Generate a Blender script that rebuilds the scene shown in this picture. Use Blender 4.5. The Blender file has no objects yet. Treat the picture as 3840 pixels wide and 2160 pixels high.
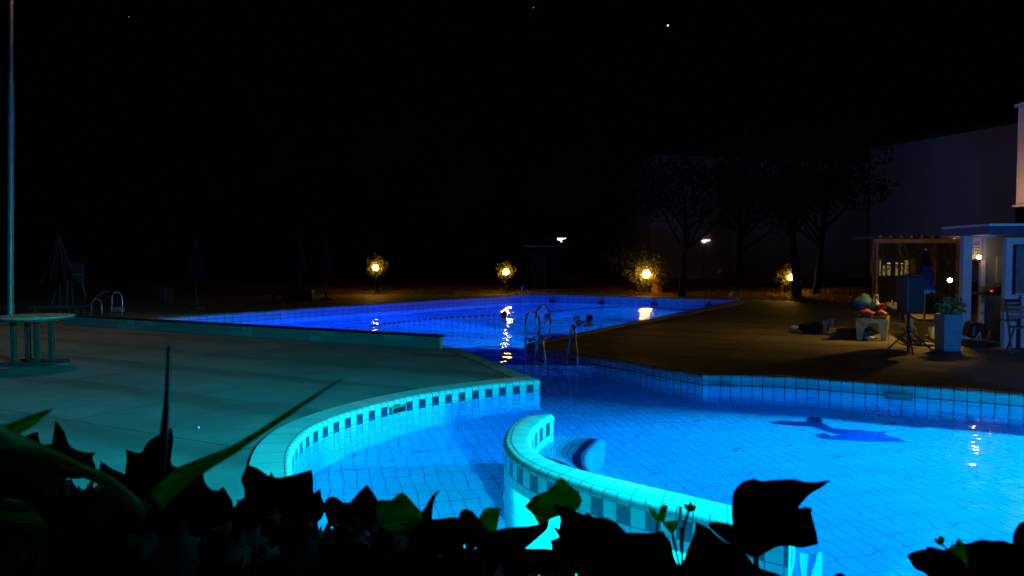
import bpy, bmesh, math, random
from mathutils import Vector, Matrix, Euler
from mathutils.geometry import tessellate_polygon
R = math.radians
scn = bpy.context.scene
col = scn.collection

# ------------------------------------------------------------------ camera
H, F, CX, CY, DSP = 1.73, 2780.0, 1920.0, 1080.0, 1.4907
PITCH = math.atan(110 / F)
cam = bpy.data.cameras.new('camera'); co = bpy.data.objects.new('camera', cam); col.objects.link(co)
co.location = (0, 0, H); co.rotation_euler = (math.pi / 2 - PITCH, 0, 0)
cam.sensor_width = 36; cam.lens = F / 3840 * 36; cam.clip_start = 0.05; cam.clip_end = 3000
cam.dof.use_dof = True; cam.dof.focus_distance = 9.5; cam.dof.aperture_fstop = 9.0
scn.camera = co
# ------------------------------------------------------------------ sky and view
w = bpy.data.worlds.new("World"); scn.world = w; w.use_nodes = True
nt = w.node_tree; nt.nodes.clear()
sky = nt.nodes.new('ShaderNodeTexSky'); sky.sky_type = 'NISHITA'; sky.sun_disc = False
sky.sun_elevation = R(-9); sky.sun_rotation = R(200)
hs = nt.nodes.new('ShaderNodeHueSaturation'); hs.inputs['Saturation'].default_value = 0.35
bg = nt.nodes.new('ShaderNodeBackground'); bg.inputs[1].default_value = 0.05
bg2 = nt.nodes.new('ShaderNodeBackground'); bg2.inputs[0].default_value = (0.9, 0.55, 0.75, 1); bg2.inputs[1].default_value = 0.00035
ad = nt.nodes.new('ShaderNodeAddShader'); wo = nt.nodes.new('ShaderNodeOutputWorld')
nt.links.new(sky.outputs[0], hs.inputs['Color']); nt.links.new(hs.outputs[0], bg.inputs[0])
nt.links.new(bg.outputs[0], ad.inputs[0]); nt.links.new(bg2.outputs[0], ad.inputs[1]); nt.links.new(ad.outputs[0], wo.inputs[0])
scn.view_settings.view_transform = 'Standard'; scn.view_settings.look = 'None'
scn.view_settings.exposure = 0; scn.view_settings.gamma = 1
cy = scn.cycles
cy.use_denoising = True; cy.max_bounces = 10; cy.diffuse_bounces = 3; cy.glossy_bounces = 4
cy.transmission_bounces = 6; cy.volume_bounces = 0; cy.transparent_max_bounces = 6
cy.caustics_reflective = True; cy.caustics_refractive = True; cy.blur_glossy = 0.3
cy.sample_clamp_indirect = 4; cy.use_adaptive_sampling = False
# ------------------------------------------------------------------ pixels -> points
def ray(px, py):
    a = (px * DSP - CX) / F; b = -(py * DSP - CY) / F
    return a, math.cos(PITCH) + b * math.sin(PITCH), -math.sin(PITCH) + b * math.cos(PITCH)
def at(px, py, z):
    dx, dy, dz = ray(px, py); t = (z - H) / dz
    return Vector((dx * t, dy * t, z))
def far(px, py, Y):
    dx, dy, dz = ray(px, py); t = Y / dy
    return Vector((dx * t, Y, H + dz * t))
def lamp_area(name, loc, target, size, power, color, spread=180):
    d = bpy.data.lights.new(name, 'AREA'); d.shape = 'DISK'; d.size = size; d.energy = power; d.color = color; d.spread = R(spread)
    o = bpy.data.objects.new(name, d); col.objects.link(o); o.location = loc
    o.rotation_euler = (Vector(target) - Vector(loc)).to_track_quat('-Z', 'Y').to_euler(); return o
def lamp_point(name, loc, power, color, r=.1):
    d = bpy.data.lights.new(name, 'POINT'); d.energy = power; d.color = color; d.shadow_soft_size = r
    o = bpy.data.objects.new(name, d); col.objects.link(o); o.location = loc; return o
# underwater lights of the two pools, and the floodlight over the near pool (outside the frame, lower right)
CYAN = (0.0, 0.50, 1.0); BLUE = (0.0, 0.22, 1.0)
lamp_area('underwater_light', (6.0, 7.9, -.28), (4.55, 6.3, -1.1), .3, 4300, (0, .80, 1), 145)
lamp_area('underwater_light', (3.6, 3.1, -.42), (2.9, 6.0, -.9), .3, 150, CYAN, 170)
lamp_area('underwater_light', (.6, 3.1, -.13), (-.9, 6.0, -1.0), .2, 1500, (0, 1, .82), 150)  # added light, stands in for the floodlight passing through the water
for (x, y, p, dx, dy, sp_) in ((1.6, 16.0, 8000, 2.6, 1.9, 60), (4.0, 19.5, 9000, 1.4, .95, 85), (6.6, 23.6, 11000, 1.4, .95, 85)):
    lamp_area('underwater_light', (x - .16, y + .1, -.45), (x - dx, y + dy, -1.55), .3, p * .8, (0, .50, 1), sp_)
lamp_area('underwater_light', (-9.0, 18.75, -.45), (-3.5, 23.0, -.8), .3, 2300, (0, .20, 1), 170)
lamp_area('pool_floodlight', (5.2, 2.3, 3.0), (-1.5, 5.4, .0), .5, 640, (0.0, .60, .86), 78)
lamp_area('blue_spill_fill', (-10.0, 17.95, .22), (-14.2, 20.6, 6.0), .15, 6, (.16, .3, 1), 80)  # added fill, stands in for pool light reaching the lamp post
lamp_area('blue_spill_fill', (14.5, 35.0, 1.0), (24.0, 40.0, 7.5), .2, 8, (.2, .3, 1), 100)  # added fill past the trees, tints the tall hall blue
lamp_area('blue_spill_fill', (6.9, 7.3, .3), (11.5, 14.0, 2.6), .2, 75, (.10, .32, 1), 130)  # added fill, stands in for blue pool light on the kiosk

# ------------------------------------------------------------------ helpers
def tag(o, label=None, cat=None, group=None, kind=None):
    if label: o['label'] = label
    if cat: o['category'] = cat
    if group: o['group'] = group
    if kind: o['kind'] = kind
    return o
def empty(name, loc=(0, 0, 0), rz=0, label=None, cat=None, group=None):
    o = bpy.data.objects.new(name, None); col.objects.link(o); o.location = loc; o.rotation_euler = (0, 0, rz)
    o.empty_display_size = .2
    return tag(o, label, cat, group)
def copy_tree(o, parent=None):
    c = o.copy(); col.objects.link(c); c.parent = parent
    for ch in [k for k in o.children]: copy_tree(ch, c)
    return c
class MB:
    def __init__(s): s.v = []; s.f = []; s.uv = []; s.m = []; s.mi = 0
    def face(s, idx, uv=None):
        s.f.append(tuple(idx)); s.uv.append(uv or [(0, 0)] * len(idx)); s.m.append(s.mi)
    def quadgrid(s, rows, uvs=None, close=False):
        b = len(s.v); n = len(rows[0])
        for r in rows: s.v += [Vector(p) for p in r]
        for i in range(len(rows) - 1):
            for j in range(n if close else n - 1):
                k = (j + 1) % n
                ids = (b + i * n + j, b + i * n + k, b + (i + 1) * n + k, b + (i + 1) * n + j)
                s.face(ids, [uvs[i][j], uvs[i][k], uvs[i + 1][k], uvs[i + 1][j]] if uvs else None)
    def box(s, c, size, rz=0, rot=None, taper=1.0):
        M = rot.to_matrix() if rot else Matrix.Rotation(rz, 3, 'Z')
        b = len(s.v); c = Vector(c); hx, hy, hz = [k / 2 for k in size]
        for z in (-1, 1):
            t = taper if z > 0 else 1
            for (x, y) in ((-1, -1), (1, -1), (1, 1), (-1, 1)):
                s.v.append(c + M @ Vector((x * hx * t, y * hy * t, z * hz)))
        for q in ((3, 2, 1, 0), (4, 5, 6, 7), (0, 1, 5, 4), (1, 2, 6, 5), (2, 3, 7, 6), (3, 0, 4, 7)): s.face([b + i for i in q])
        return s
    def tube(s, path, r, seg=8, cap=True):
        path = [Vector(p) for p in path]; rows = []; ref = None
        n = len(path); rr = r if isinstance(r, (list, tuple)) else [r] * n
        for i, p in enumerate(path):
            t = (path[min(i + 1, n - 1)] - path[max(i - 1, 0)])
            if t.length < 1e-9: t = Vector((0, 0, 1))
            t.normalize()
            if ref is None: ref = t.orthogonal().normalized()
            ref = (ref - t * ref.dot(t)).normalized(); bi = t.cross(ref)
            rows.append([p + (ref * math.cos(a) + bi * math.sin(a)) * rr[i] for a in [2 * math.pi * k / seg for k in range(seg)]])
        b = len(s.v); s.quadgrid(rows, close=True)
        if cap:
            s.face([b + k for k in range(seg)][::-1]); s.face([b + (n - 1) * seg + k for k in range(seg)])
        return s
    def lathe(s, c, prof, seg=20, sx=1, sy=1):
        c = Vector(c)
        rows = [[c + Vector((r * sx * math.cos(a), r * sy * math.sin(a), z)) for a in [2 * math.pi * k / seg for k in range(seg)]] for r, z in prof]
        uvs = [[(k / seg, z) for k in range(seg)] for r, z in prof]
        s.quadgrid(rows, uvs, close=True); return s
    def sphere(s, c, r, seg=14, rings=8, sc=(1, 1, 1)):
        pr = [(r * math.sin(math.pi * i / rings) * 1.0 + 1e-5, -r * math.cos(math.pi * i / rings) * sc[2]) for i in range(rings + 1)]
        return s.lathe(c, pr, seg, sc[0], sc[1])
    def prism(s, pts, z0, z1):      # outline in x,y
        b = len(s.v); n = len(pts)
        s.v += [Vector((p[0], p[1], z0)) for p in pts] + [Vector((p[0], p[1], z1)) for p in pts]
        for t in tessellate_polygon([[Vector((p[0], p[1], 0)) for p in pts]]):
            s.face([b + i for i in t][::-1]); s.face([b + n + i for i in t])
        for i in range(n):
            j = (i + 1) % n; s.face((b + i, b + j, b + n + j, b + n + i))
        return s
    def build(s, name, mats, parent=None, off=(0, 0, 0), smooth=False, bevel=0):
        me = bpy.data.meshes.new(name); o = Vector(off)
        me.from_pydata([tuple(v - o) for v in s.v], [], s.f)
        ul = me.uv_layers.new(name='UVMap'); k = 0
        for fu in s.uv:
            for uv in fu: ul.data[k].uv = uv; k += 1
        bm = bmesh.new(); bm.from_mesh(me); bmesh.ops.recalc_face_normals(bm, faces=bm.faces); bm.to_mesh(me); bm.free()
        for m in (mats if isinstance(mats, (list, tuple)) else [mats]): me.materials.append(m)
        for i, p in enumerate(me.polygons): p.material_index = s.m[i]; p.use_smooth = smooth
        ob = bpy.data.objects.new(name, me); col.objects.link(ob); ob.parent = parent
        if bevel:
            b = ob.modifiers.new('b', 'BEVEL'); b.width = bevel; b.segments = 2; b.limit_method = 'ANGLE'; b.angle_limit = R(35)
        return ob
def catmull(P, per=6, closed=False):
    P = [Vector(p) for p in P]; out = []
    n = len(P)
    for i in range(n - 1 if not closed else n):
        p0 = P[(i - 1) % n] if closed or i > 0 else P[0] * 2 - P[1]
        p1 = P[i]; p2 = P[(i + 1) % n]
        p3 = P[(i + 2) % n] if closed or i + 2 < n else P[-1] * 2 - P[-2]
        for k in range(per):
            t = k / per
            out.append(.5 * ((2 * p1) + (-p0 + p2) * t + (2 * p0 - 5 * p1 + 4 * p2 - p3) * t * t + (-p0 + 3 * p1 - 3 * p2 + p3) * t ** 3))
    if not closed: out.append(P[-1])
    return out
def offsets(line, closed=False):    # outward (right-hand) miter normals of a 2-D line
    n = len(line); res = []
    for i in range(n):
        a = line[(i - 1) % n] if (closed or i > 0) else None; c = line[(i + 1) % n] if (closed or i < n - 1) else None
        b = line[i]; ns = []
        for (u, v) in ((a, b), (b, c)):
            if u is None or v is None: continue
            d = Vector((v[0] - u[0], v[1] - u[1])).normalized(); ns.append(Vector((d.y, -d.x)))
        m = ns[0] if len(ns) == 1 else (ns[0] + ns[1])
        if len(ns) == 2:
            m = m.normalized(); m = m / max(.5, m.dot(ns[0]))
        res.append(m)
    return res
def sweep(mb, line, prof, closed=False, zadd=None, u0=0):
    """profile = (distance outward, z, v) swept along a 2-D line"""
    N = offsets(line, closed); rows = []; uvs = []; u = u0
    n = len(line); idx = list(range(n)) + ([0] if closed else [])
    for q, i in enumerate(idx):
        if q: u += (Vector(line[i][:2]) - Vector(line[idx[q - 1]][:2])).length
        za = zadd[i] if zadd else 0
        rows.append([Vector((line[i][0] + N[i].x * d, line[i][1] + N[i].y * d, z + za)) for d, z, v in prof])
        uvs.append([(u, v) for d, z, v in prof])
    mb.quadgrid(rows, uvs); return u
# ------------------------------------------------------------------ materials
class NT:
    def __init__(s, name):
        s.m = bpy.data.materials.new(name); s.m.use_nodes = True; s.t = s.m.node_tree; s.t.nodes.clear()
        s.out = s.n('ShaderNodeOutputMaterial')
    def n(s, typ, **kw):
        d = s.t.nodes.new(typ)
        for k, v in kw.items(): setattr(d, k, v)
        return d
    def l(s, a, b): s.t.links.new(a, b)
    def math(s, op, a, b=None, c=None):
        d = s.n('ShaderNodeMath', operation=op)
        for i, x in enumerate((a, b, c)):
            if x is None: continue
            if isinstance(x, (int, float)): d.inputs[i].default_value = x
            else: s.l(x, d.inputs[i])
        return d.outputs[0]
    def noise(s, vec, scale, detail=3, rough=.5):
        d = s.n('ShaderNodeTexNoise'); d.inputs['Scale'].default_value = scale; d.inputs['Detail'].default_value = detail; d.inputs['Roughness'].default_value = rough
        if vec is not None: s.l(vec, d.inputs['Vector'])
        return d.outputs['Fac']
    def mix(s, fac, a, b):
        d = s.n('ShaderNodeMix', data_type='RGBA')
        if isinstance(fac, (int, float)): d.inputs[0].default_value = fac
        else: s.l(fac, d.inputs[0])
        for i, x in ((6, a), (7, b)):
            if isinstance(x, tuple): d.inputs[i].default_value = (*x[:3], 1)
            else: s.l(x, d.inputs[i])
        return d.outputs[2]
    def ramp(s, fac, a, b):
        d = s.n('ShaderNodeMapRange'); s.l(fac, d.inputs[0]); d.inputs[1].default_value = a; d.inputs[2].default_value = b
        return d.outputs[0]
    def bsdf(s, color, rough=.5, metal=0, bump=None, dist=.01, spec=.5):
        b = s.n('ShaderNodeBsdfPrincipled')
        if isinstance(color, tuple): b.inputs['Base Color'].default_value = (*color[:3], 1)
        else: s.l(color, b.inputs['Base Color'])
        if isinstance(rough, (int, float)): b.inputs['Roughness'].default_value = rough
        else: s.l(rough, b.inputs['Roughness'])
        b.inputs['Metallic'].default_value = metal; b.inputs['Specular IOR Level'].default_value = spec
        if bump is not None:
            u = s.n('ShaderNodeBump'); u.inputs['Distance'].default_value = dist; u.inputs['Strength'].default_value = 1
            s.l(bump, u.inputs['Height']); s.l(u.outputs[0], b.inputs['Normal'])
        s.l(b.outputs[0], s.out.inputs[0]); return b
    def obj(s): return s.n('ShaderNodeTexCoord').outputs['Object']
    def uvxy(s):
        x = s.n('ShaderNodeSeparateXYZ'); s.l(s.n('ShaderNodeUVMap').outputs[0], x.inputs[0]); return x.outputs[0], x.outputs[1]
def M(name, c, rough=.6, metal=0, var=.25, scale=8, bump=.0, spec=.5):
    t = NT(name); o = t.obj(); f = t.noise(o, scale, 4)
    c2 = tuple(k * (1 - var) for k in c); c3 = tuple(min(1, k * (1 + var * .5)) for k in c)
    rr = t.math('MULTIPLY_ADD', f, .2, max(.02, rough - .1))
    t.bsdf(t.mix(t.ramp(f, .3, .7), c2, c3), rr, metal, t.noise(o, scale * 6, 3) if bump else None, bump or .01, spec)
    return t.m
def tile_lines(t, u, v, su, sv, gap):     # 1 on a joint, 0 on a tile
    def ln(x, s):
        f = t.math('FRACT', t.math('DIVIDE', x, s)); d = t.math('MINIMUM', f, t.math('SUBTRACT', 1.0, f))
        return t.math('LESS_THAN', t.math('MULTIPLY', d, s), gap / 2)
    a = ln(u, su) if su else None; b = ln(v, sv) if sv else None
    if a is None: return b
    if b is None: return a
    return t.math('MAXIMUM', a, b)
def tile_mat(name, base, joint, su, sv, gap, checker=False, dark=(.025, .035, .06), rough=.28, wear=.12, uvmap=True, rot=0, band=(0, 1), scale_uv=1):
    t = NT(name)
    if uvmap: u, v = t.uvxy()
    else:
        mp = t.n('ShaderNodeMapping'); mp.inputs['Rotation'].default_value = (0, 0, rot); t.l(t.obj(), mp.inputs[0])
        x = t.n('ShaderNodeSeparateXYZ'); t.l(mp.outputs[0], x.inputs[0]); u, v = x.outputs[0], x.outputs[1]
    L = tile_lines(t, u, v, su, sv, gap)
    # each tile slightly different
    wn = t.n('ShaderNodeTexWhiteNoise', noise_dimensions='2D'); cb = t.n('ShaderNodeCombineXYZ')
    t.l(t.math('FLOOR', t.math('DIVIDE', u, su or 1)), cb.inputs[0]); t.l(t.math('FLOOR', t.math('DIVIDE', v, sv or 1)), cb.inputs[1])
    t.l(cb.outputs[0], wn.inputs['Vector'])
    c = t.mix(wn.outputs[0], tuple(k * (1 - wear) for k in base), base)
    st = t.noise(t.obj(), 1.3, 5, .6)
    c = t.mix(t.math('MULTIPLY', t.ramp(st, .5, .75), .25), c, tuple(k * .6 for k in base))
    if checker:
        par = t.math('GREATER_THAN', t.math('FRACT', t.math('DIVIDE', u, su * 2)), .5)
        inb = t.math('MULTIPLY', t.math('GREATER_THAN', v, band[0]), t.math('LESS_THAN', v, band[1]))
        c = t.mix(t.math('MULTIPLY', par, inb), c, dark)
    c = t.mix(L, c, joint)
    h = t.math('SUBTRACT', 1.0, L)
    t.bsdf(c, t.math('MULTIPLY_ADD', L, .5, rough), 0, h, .0015, .35)
    return t.m
def cope_mat(name, base, joint, su, split, top):
    t = NT(name); u, v = t.uvxy(); g_ = .009
    a = tile_lines(t, u, None, su, 0, g_); b = tile_lines(t, u, None, su * top, 0, g_)
    nose = t.math('LESS_THAN', v, split); seam = t.math('LESS_THAN', t.math('ABSOLUTE', t.math('SUBTRACT', v, split)), .006)
    L = t.math('MAXIMUM', t.math('ADD', t.math('MULTIPLY', a, nose), t.math('MULTIPLY', b, t.math('SUBTRACT', 1.0, nose))), seam)
    wn = t.n('ShaderNodeTexWhiteNoise', noise_dimensions='1D'); t.l(t.math('FLOOR', t.math('DIVIDE', u, su)), wn.inputs['W'])
    c = t.mix(wn.outputs[0], tuple(k * .82 for k in base), base)
    c = t.mix(t.math('MULTIPLY', t.ramp(t.noise(t.obj(), 2.2, 5, .65), .48, .7), .35), c, tuple(k * .5 for k in base))
    c = t.mix(L, c, joint); t.bsdf(c, .4, 0, t.math('SUBTRACT', 1.0, L), .0015, .35); return t.m
WHITE = (.52, .54, .53)
WZ = -0.02; DZ = 0.13
m_check = tile_mat('checker_wall_tile', WHITE, (.10, .13, .14), .102, .125, .007, True, band=(-.024, .095))
m_wall = tile_mat('white_wall_tile', WHITE, (.02, .03, .06), .14, .245, .012)
m_far = tile_mat('blue_pool_wall_tile', (.50, .56, .66), (.04, .05, .1), .245, .12, .012)
m_cope = cope_mat('rounded_coping_tile', (.56, .58, .53), (.10, .14, .14), .102, .082, 3)
m_cope2 = tile_mat('old_coping_tile', (.30, .29, .24), (.05, .05, .05), .25, 0, .01, rough=.6, wear=.35)
m_floor = tile_mat('pool_floor_tile', (.60, .68, .74), (.07, .14, .34), .125, .25, .0075, uvmap=False, rot=R(-14), wear=.10)
m_deepfloor = tile_mat('deep_pool_floor_tile', (.36, .46, .6), (.05, .08, .25), .25, .125, .006, uvmap=False, rot=R(-33), wear=.10)
m_navy = tile_mat('navy_mosaic_tile', (.012, .02, .10), (.01, .02, .06), .12, .12, .006, uvmap=False, rot=R(-14))
m_laneline = tile_mat('lane_line_tile', (.015, .02, .10), (.01, .02, .05), .25, .125, .006, uvmap=False)
m_steel = M('brushed_steel', (.62, .63, .65), .22, 1, .1, 30)
m_dark = M('black_plastic', (.012, .012, .014), .5, 0, .3, 20)
m_white = M('white_painted_metal', (.62, .62, .62), .5, 0, .12, 5)
m_navyp = M('dark_blue_plastic', (.01, .014, .06), .5, 0, .3, 20)
# deck paving
t = NT('terrace_paving'); o_ = t.obj(); mp = t.n('ShaderNodeMapping'); mp.inputs['Rotation'].default_value = (0, 0, R(27)); t.l(o_, mp.inputs[0])
sx_ = t.n('ShaderNodeSeparateXYZ'); t.l(mp.outputs[0], sx_.inputs[0])
g = t.noise(o_, 160, 2); g2 = t.noise(mp.outputs[0], .7, 5, .6)
c = t.mix(t.ramp(g, .35, .65), (.15, .15, .13), (.26, .255, .23)); c = t.mix(t.math('MULTIPLY', t.ramp(g2, .42, .7), .7), c, (.10, .10, .09))
tn = t.math('SINE', t.math('MULTIPLY_ADD', sx_.outputs[1], 2 * math.pi / 1.5, t.math('MULTIPLY', t.noise(o_, .5, 3), 4.5)))
tn = t.math('MULTIPLY', tn, t.ramp(t.noise(o_, .35, 3), .25, .48))
c = t.mix(t.math('MULTIPLY', t.ramp(tn, .45, 1.0), .62), c, (.075, .075, .065))
jl = tile_lines(t, sx_.outputs[0], sx_.outputs[1], 2.4, 1.5, .022)
c = t.mix(t.math('MULTIPLY', jl, .8), c, (.03, .03, .028))
g9 = t.noise(o_, 9, 5, .7); c = t.mix(t.math('MULTIPLY', t.ramp(g9, .55, .75), .4), c, (.10, .10, .09))
t.bsdf(c, t.math('MULTIPLY_ADD', t.noise(o_, 3, 4), -.5, .95), 0, t.math('MULTIPLY_ADD', g, .6, t.math('MULTIPLY', t.ramp(tn, .6, .95), -.6)), .004, .3); m_deck = t.m
t = NT('lawn_soil'); o_ = t.obj(); c = t.mix(t.ramp(t.noise(o_, 5, 6), .35, .65), (.07, .05, .016), (.22, .13, .035))
t.bsdf(c, .95, 0, t.noise(o_, 26, 5), .05, .1); m_lawn = t.m
def leaf_mat(name, c, trans=.25, rough=.45, spec=.3):
    t = NT(name); o = t.obj(); f = t.noise(o, 40, 3)
    cc = t.mix(t.ramp(f, .3, .7), tuple(k * .6 for k in c), c)
    b = t.bsdf(cc, rough, 0, f, .001, spec); b.inputs['Transmission Weight'].default_value = 0
    tr = t.n('ShaderNodeBsdfTranslucent'); t.l(cc, tr.inputs[0]); mx = t.n('ShaderNodeMixShader'); mx.inputs[0].default_value = trans
    t.l(b.outputs[0], mx.inputs[1]); t.l(tr.outputs[0], mx.inputs[2]); t.l(mx.outputs[0], t.out.inputs[0]); return t.m
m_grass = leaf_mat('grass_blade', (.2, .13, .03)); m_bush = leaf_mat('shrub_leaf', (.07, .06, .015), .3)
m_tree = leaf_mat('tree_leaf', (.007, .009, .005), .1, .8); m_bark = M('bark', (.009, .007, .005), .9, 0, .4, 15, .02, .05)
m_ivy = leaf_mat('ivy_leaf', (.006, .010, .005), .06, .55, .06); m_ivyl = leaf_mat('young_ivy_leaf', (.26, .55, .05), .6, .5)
m_blade = leaf_mat('strap_leaf', (.26, .60, .05), .6, .5); m_stem = M('plant_stem', (.05, .06, .03), .7)
def emit(name, c, s):
    t = NT(name); e = t.n('ShaderNodeEmission'); e.inputs[0].default_value = (*c, 1); e.inputs[1].default_value = s; t.l(e.outputs[0], t.out.inputs[0]); return t.m
# water: clear, green and red light are absorbed on the way, ripples as bump
t = NT('pool_water'); o_ = t.obj(); sp = t.n('ShaderNodeSeparateXYZ'); t.l(o_, sp.inputs[0])
gl = t.n('ShaderNodeBsdfGlass'); gl.inputs['IOR'].default_value = 1.33; gl.inputs['Roughness'].default_value = .004
calm = t.ramp(sp.outputs[1], 9.5, 15)
mp = t.n('ShaderNodeMapping'); mp.inputs['Rotation'].default_value = (0, 0, R(20)); mp.inputs['Scale'].default_value = (1, 1.5, 1); t.l(o_, mp.inputs[0])
h1 = t.noise(mp.outputs[0], 2.0, 1, .4); h2 = t.noise(o_, 4.5, 0, .5); h3 = t.noise(mp.outputs[0], 1.0, 1, .4)
amp = t.math('MULTIPLY_ADD', calm, .030, .015)
hh = t.math('ADD', t.math('MULTIPLY', h1, amp), t.math('MULTIPLY', t.math('MULTIPLY', h2, amp), .16))
hh = t.math('ADD', hh, t.math('MULTIPLY', t.math('MULTIPLY', h3, calm), .09))
bu = t.n('ShaderNodeBump'); bu.inputs['Distance'].default_value = 1.0; t.l(hh, bu.inputs['Height']); t.l(bu.outputs[0], gl.inputs['Normal'])
va = t.n('ShaderNodeVolumeAbsorption'); va.inputs[0].default_value = (.0, .66, .96, 1); va.inputs[1].default_value = .57
t.l(gl.outputs[0], t.out.inputs[0]); t.l(va.outputs[0], t.out.inputs[1]); m_water = t.m

# ------------------------------------------------------------------ the pools (outline runs clockwise seen from above: outward is on the left -> reversed below)
def V2(x, y): return Vector((x, y))
C0 = V2(.37, 9.69); A = V2(-.95, 13.22); E_ = V2(-9.75, 17.72); D_ = V2(.7, 30.2); C_ = V2(8.1, 26.4); B_ = V2(.24, 13.88); Q = V2(2.61, 10.09)
leftcurve = catmull([C0, (-.18, 9.38), (-.67, 9.01), (-1.2, 8.45), (-1.64, 7.72), (-1.88, 6.98), (-1.86, 6.25), (-1.66, 5.5), (-1.35, 4.7), (-.9, 3.9), (-.2, 3.2), (.9, 2.75)], 5)
nearside = catmull([(.9, 2.75), (2.6, 2.6), (4.4, 2.75), (5.8, 3.6), (6.4, 5.0), (6.55, 6.6), (6.3, 7.8), (5.99, 8.62)], 5)
rightcurve = catmull([(5.99, 8.62), (5.45, 8.96), (4.82, 9.30), (4.3, 9.58), (3.81, 9.86), (3.2, 10.03), tuple(Q)], 5)
leftcurve = [V2(p[0], p[1]) for p in leftcurve]; nearside = [V2(p[0], p[1]) for p in nearside]; rightcurve = [V2(p[0], p[1]) for p in rightcurve]
outline = leftcurve + nearside[1:] + rightcurve[1:] + [B_, C_, D_, E_, A]      # counter-clockwise: right hand = outward
NO = offsets(outline, True)
def offs(d): return [Vector((p.x + n.x * d, p.y + n.y * d, 0)) for p, n in zip(outline, NO)]
def struct(o): o['kind'] = 'structure'; return o
# terrace sheet with the pool cut out
bm = bmesh.new()
big = [Vector((-300, -60, DZ)), Vector((300, -60, DZ)), Vector((300, 500, DZ)), Vector((-300, 500, DZ))]
edges = []
for loop in (big, [Vector((p.x, p.y, DZ)) for p in offs(.12)]):
    vs = [bm.verts.new(p) for p in loop]
    for i in range(len(vs)): edges.append(bm.edges.new((vs[i], vs[(i + 1) % len(vs)])))
bmesh.ops.triangle_fill(bm, edges=edges, use_beauty=True, normal=(0, 0, 1))
me = bpy.data.meshes.new('terrace'); bm.to_mesh(me); bm.free(); me.materials.append(m_deck)
terr = bpy.data.objects.new('terrace', me); col.objects.link(terr); struct(terr)
# lawn beyond the pool
LAWN = [V2(x, y) for x, y in [(60, 20.5), (40, 22.5), (12.0, 25.5), (9.6, 29.0), (2.2, 33.2), (-8, 33.0), (-30, 33.0), (-60, 33.0)]]
LP = [(0, .006), (1.2, .06), (3.2, .26), (6.5, .40), (90, .42)]
mb = MB(); sweep(mb, LAWN, [(a, DZ + b, a) for a, b in LP]); struct(mb.build('lawn', m_lawn, smooth=True))
def lawn_z(x, y):
    best = 1e9; p = V2(x, y)
    for a, b in zip(LAWN, LAWN[1:]):
        d = b - a; t_ = max(0, min(1, (p - a).dot(d) / d.length_squared)); q = a + d * t_; e = (p - q).length
        side = (p - a).dot(Vector((d.y, -d.x)))
        if e < best: best = e; sg = side
    if sg < 0: return None
    for (a, b), (c, d) in zip(LP, LP[1:]):
        if a <= best <= c: return DZ + b + (d - b) * (best - a) / (c - a)
    return DZ + .4
# walls
def wall(line, mat, zt=None, name='pool_wall', depth=-2.2):
    mb = MB()
    zadd = [(zt[i] if zt else 0) for i in range(len(line))]
    N = offsets(line); u = 0; rows = []; uvs = []
    for i, p in enumerate(line):
        if i: u += (p - line[i - 1]).length
        top = DZ - .04 + zadd[i]
        rows.append([Vector((p.x, p.y, depth)), Vector((p.x, p.y, top)), Vector((p.x + N[i].x * .22, p.y + N[i].y * .22, top)), Vector((p.x + N[i].x * .22, p.y + N[i].y * .22, depth))])
        uvs.append([(u, depth), (u, top - (0)), (u, top + .2), (u, top + 2)])
    mb.quadgrid(rows, uvs); return struct(mb.build(name, mat, smooth=False))
wall(leftcurve, m_check); wall(nearside, m_wall); wall(rightcurve, m_wall)
wall([Q, B_], m_wall); wall([A, C0], m_wall)
wall([B_, C_], m_far, [0, .12]); wall([C_, D_], m_far, [.12, .17]); wall([D_, E_], m_far, [.17, .09]); wall([E_, A], m_far, [.09, 0])
# coping (rounded nose, flat top)
def cope_prof(wd, rise=.012, nose=.04, lip=.012):
    pr = [(0.001, DZ - nose, 0)]
    for k in range(7):
        a = math.pi / 2 * k / 6
        pr.append((-lip + .045 * (1 - math.cos(a)), DZ - nose + (nose + rise) * math.sin(a) * 1.0, .01 + .01 * k))
    pr += [(wd, DZ + rise, wd + .1), (wd + .006, DZ - .02, wd + .12)]
    return pr
def coping(line, mat, wd, zt=None, name='pool_coping', rise=.012):
    mb = MB(); sweep(mb, line, cope_prof(wd, rise), zadd=zt); return struct(mb.build(name, mat, smooth=False))
coping(leftcurve, m_cope, .30); coping(nearside, m_cope, .30); coping(rightcurve, tile_mat('right_coping_tile', (.66, .68, .62), (.03, .05, .07), .14, 0, .011, rough=.4), .16)
coping([Q, B_], m_cope2, .22, rise=.007); coping([A, C0], m_cope2, .26, rise=.008)
coping([B_, C_], m_cope2, .20, [0, .12], rise=.010); coping([C_, D_], m_far, .06, [.12, .17], rise=.007); coping([D_, E_], m_cope2, .10, [.17, .09], rise=.010); coping([E_, A], m_cope2, .10, [.09, 0], rise=.006)
# paving behind the raised far edge meets it with a small curb
mb = MB(); sweep(mb, [C_, D_], [(.06, DZ + .0, 0), (.06, DZ + .011, .05), (.9, DZ + .01, .9), (.92, DZ - .02, 1)], zadd=[.115, .165]); struct(mb.build('pool_kerb', m_deck))
# floors
ledL = at(1283, 922, -.05); ledR = at(1566, 924, -.05)
mb = MB(); mb.v += [Vector(p) for p in ((-4, 1.5, -1.0), (9, 1.5, -1.15), (9, 12.5, -1.15), (-4, 12.2, -1.0))]; mb.face((0, 1, 2, 3)); struct(mb.build('pool_floor', m_floor))
mb = MB(); mb.v += [Vector(p) for p in ((-14, 11.9, -1.55), (12, 11.9, -1.55), (12, 34, -1.45), (-14, 34, -1.45))]; mb.face((0, 1, 2, 3)); struct(mb.build('pool_floor', m_deepfloor))
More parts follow.
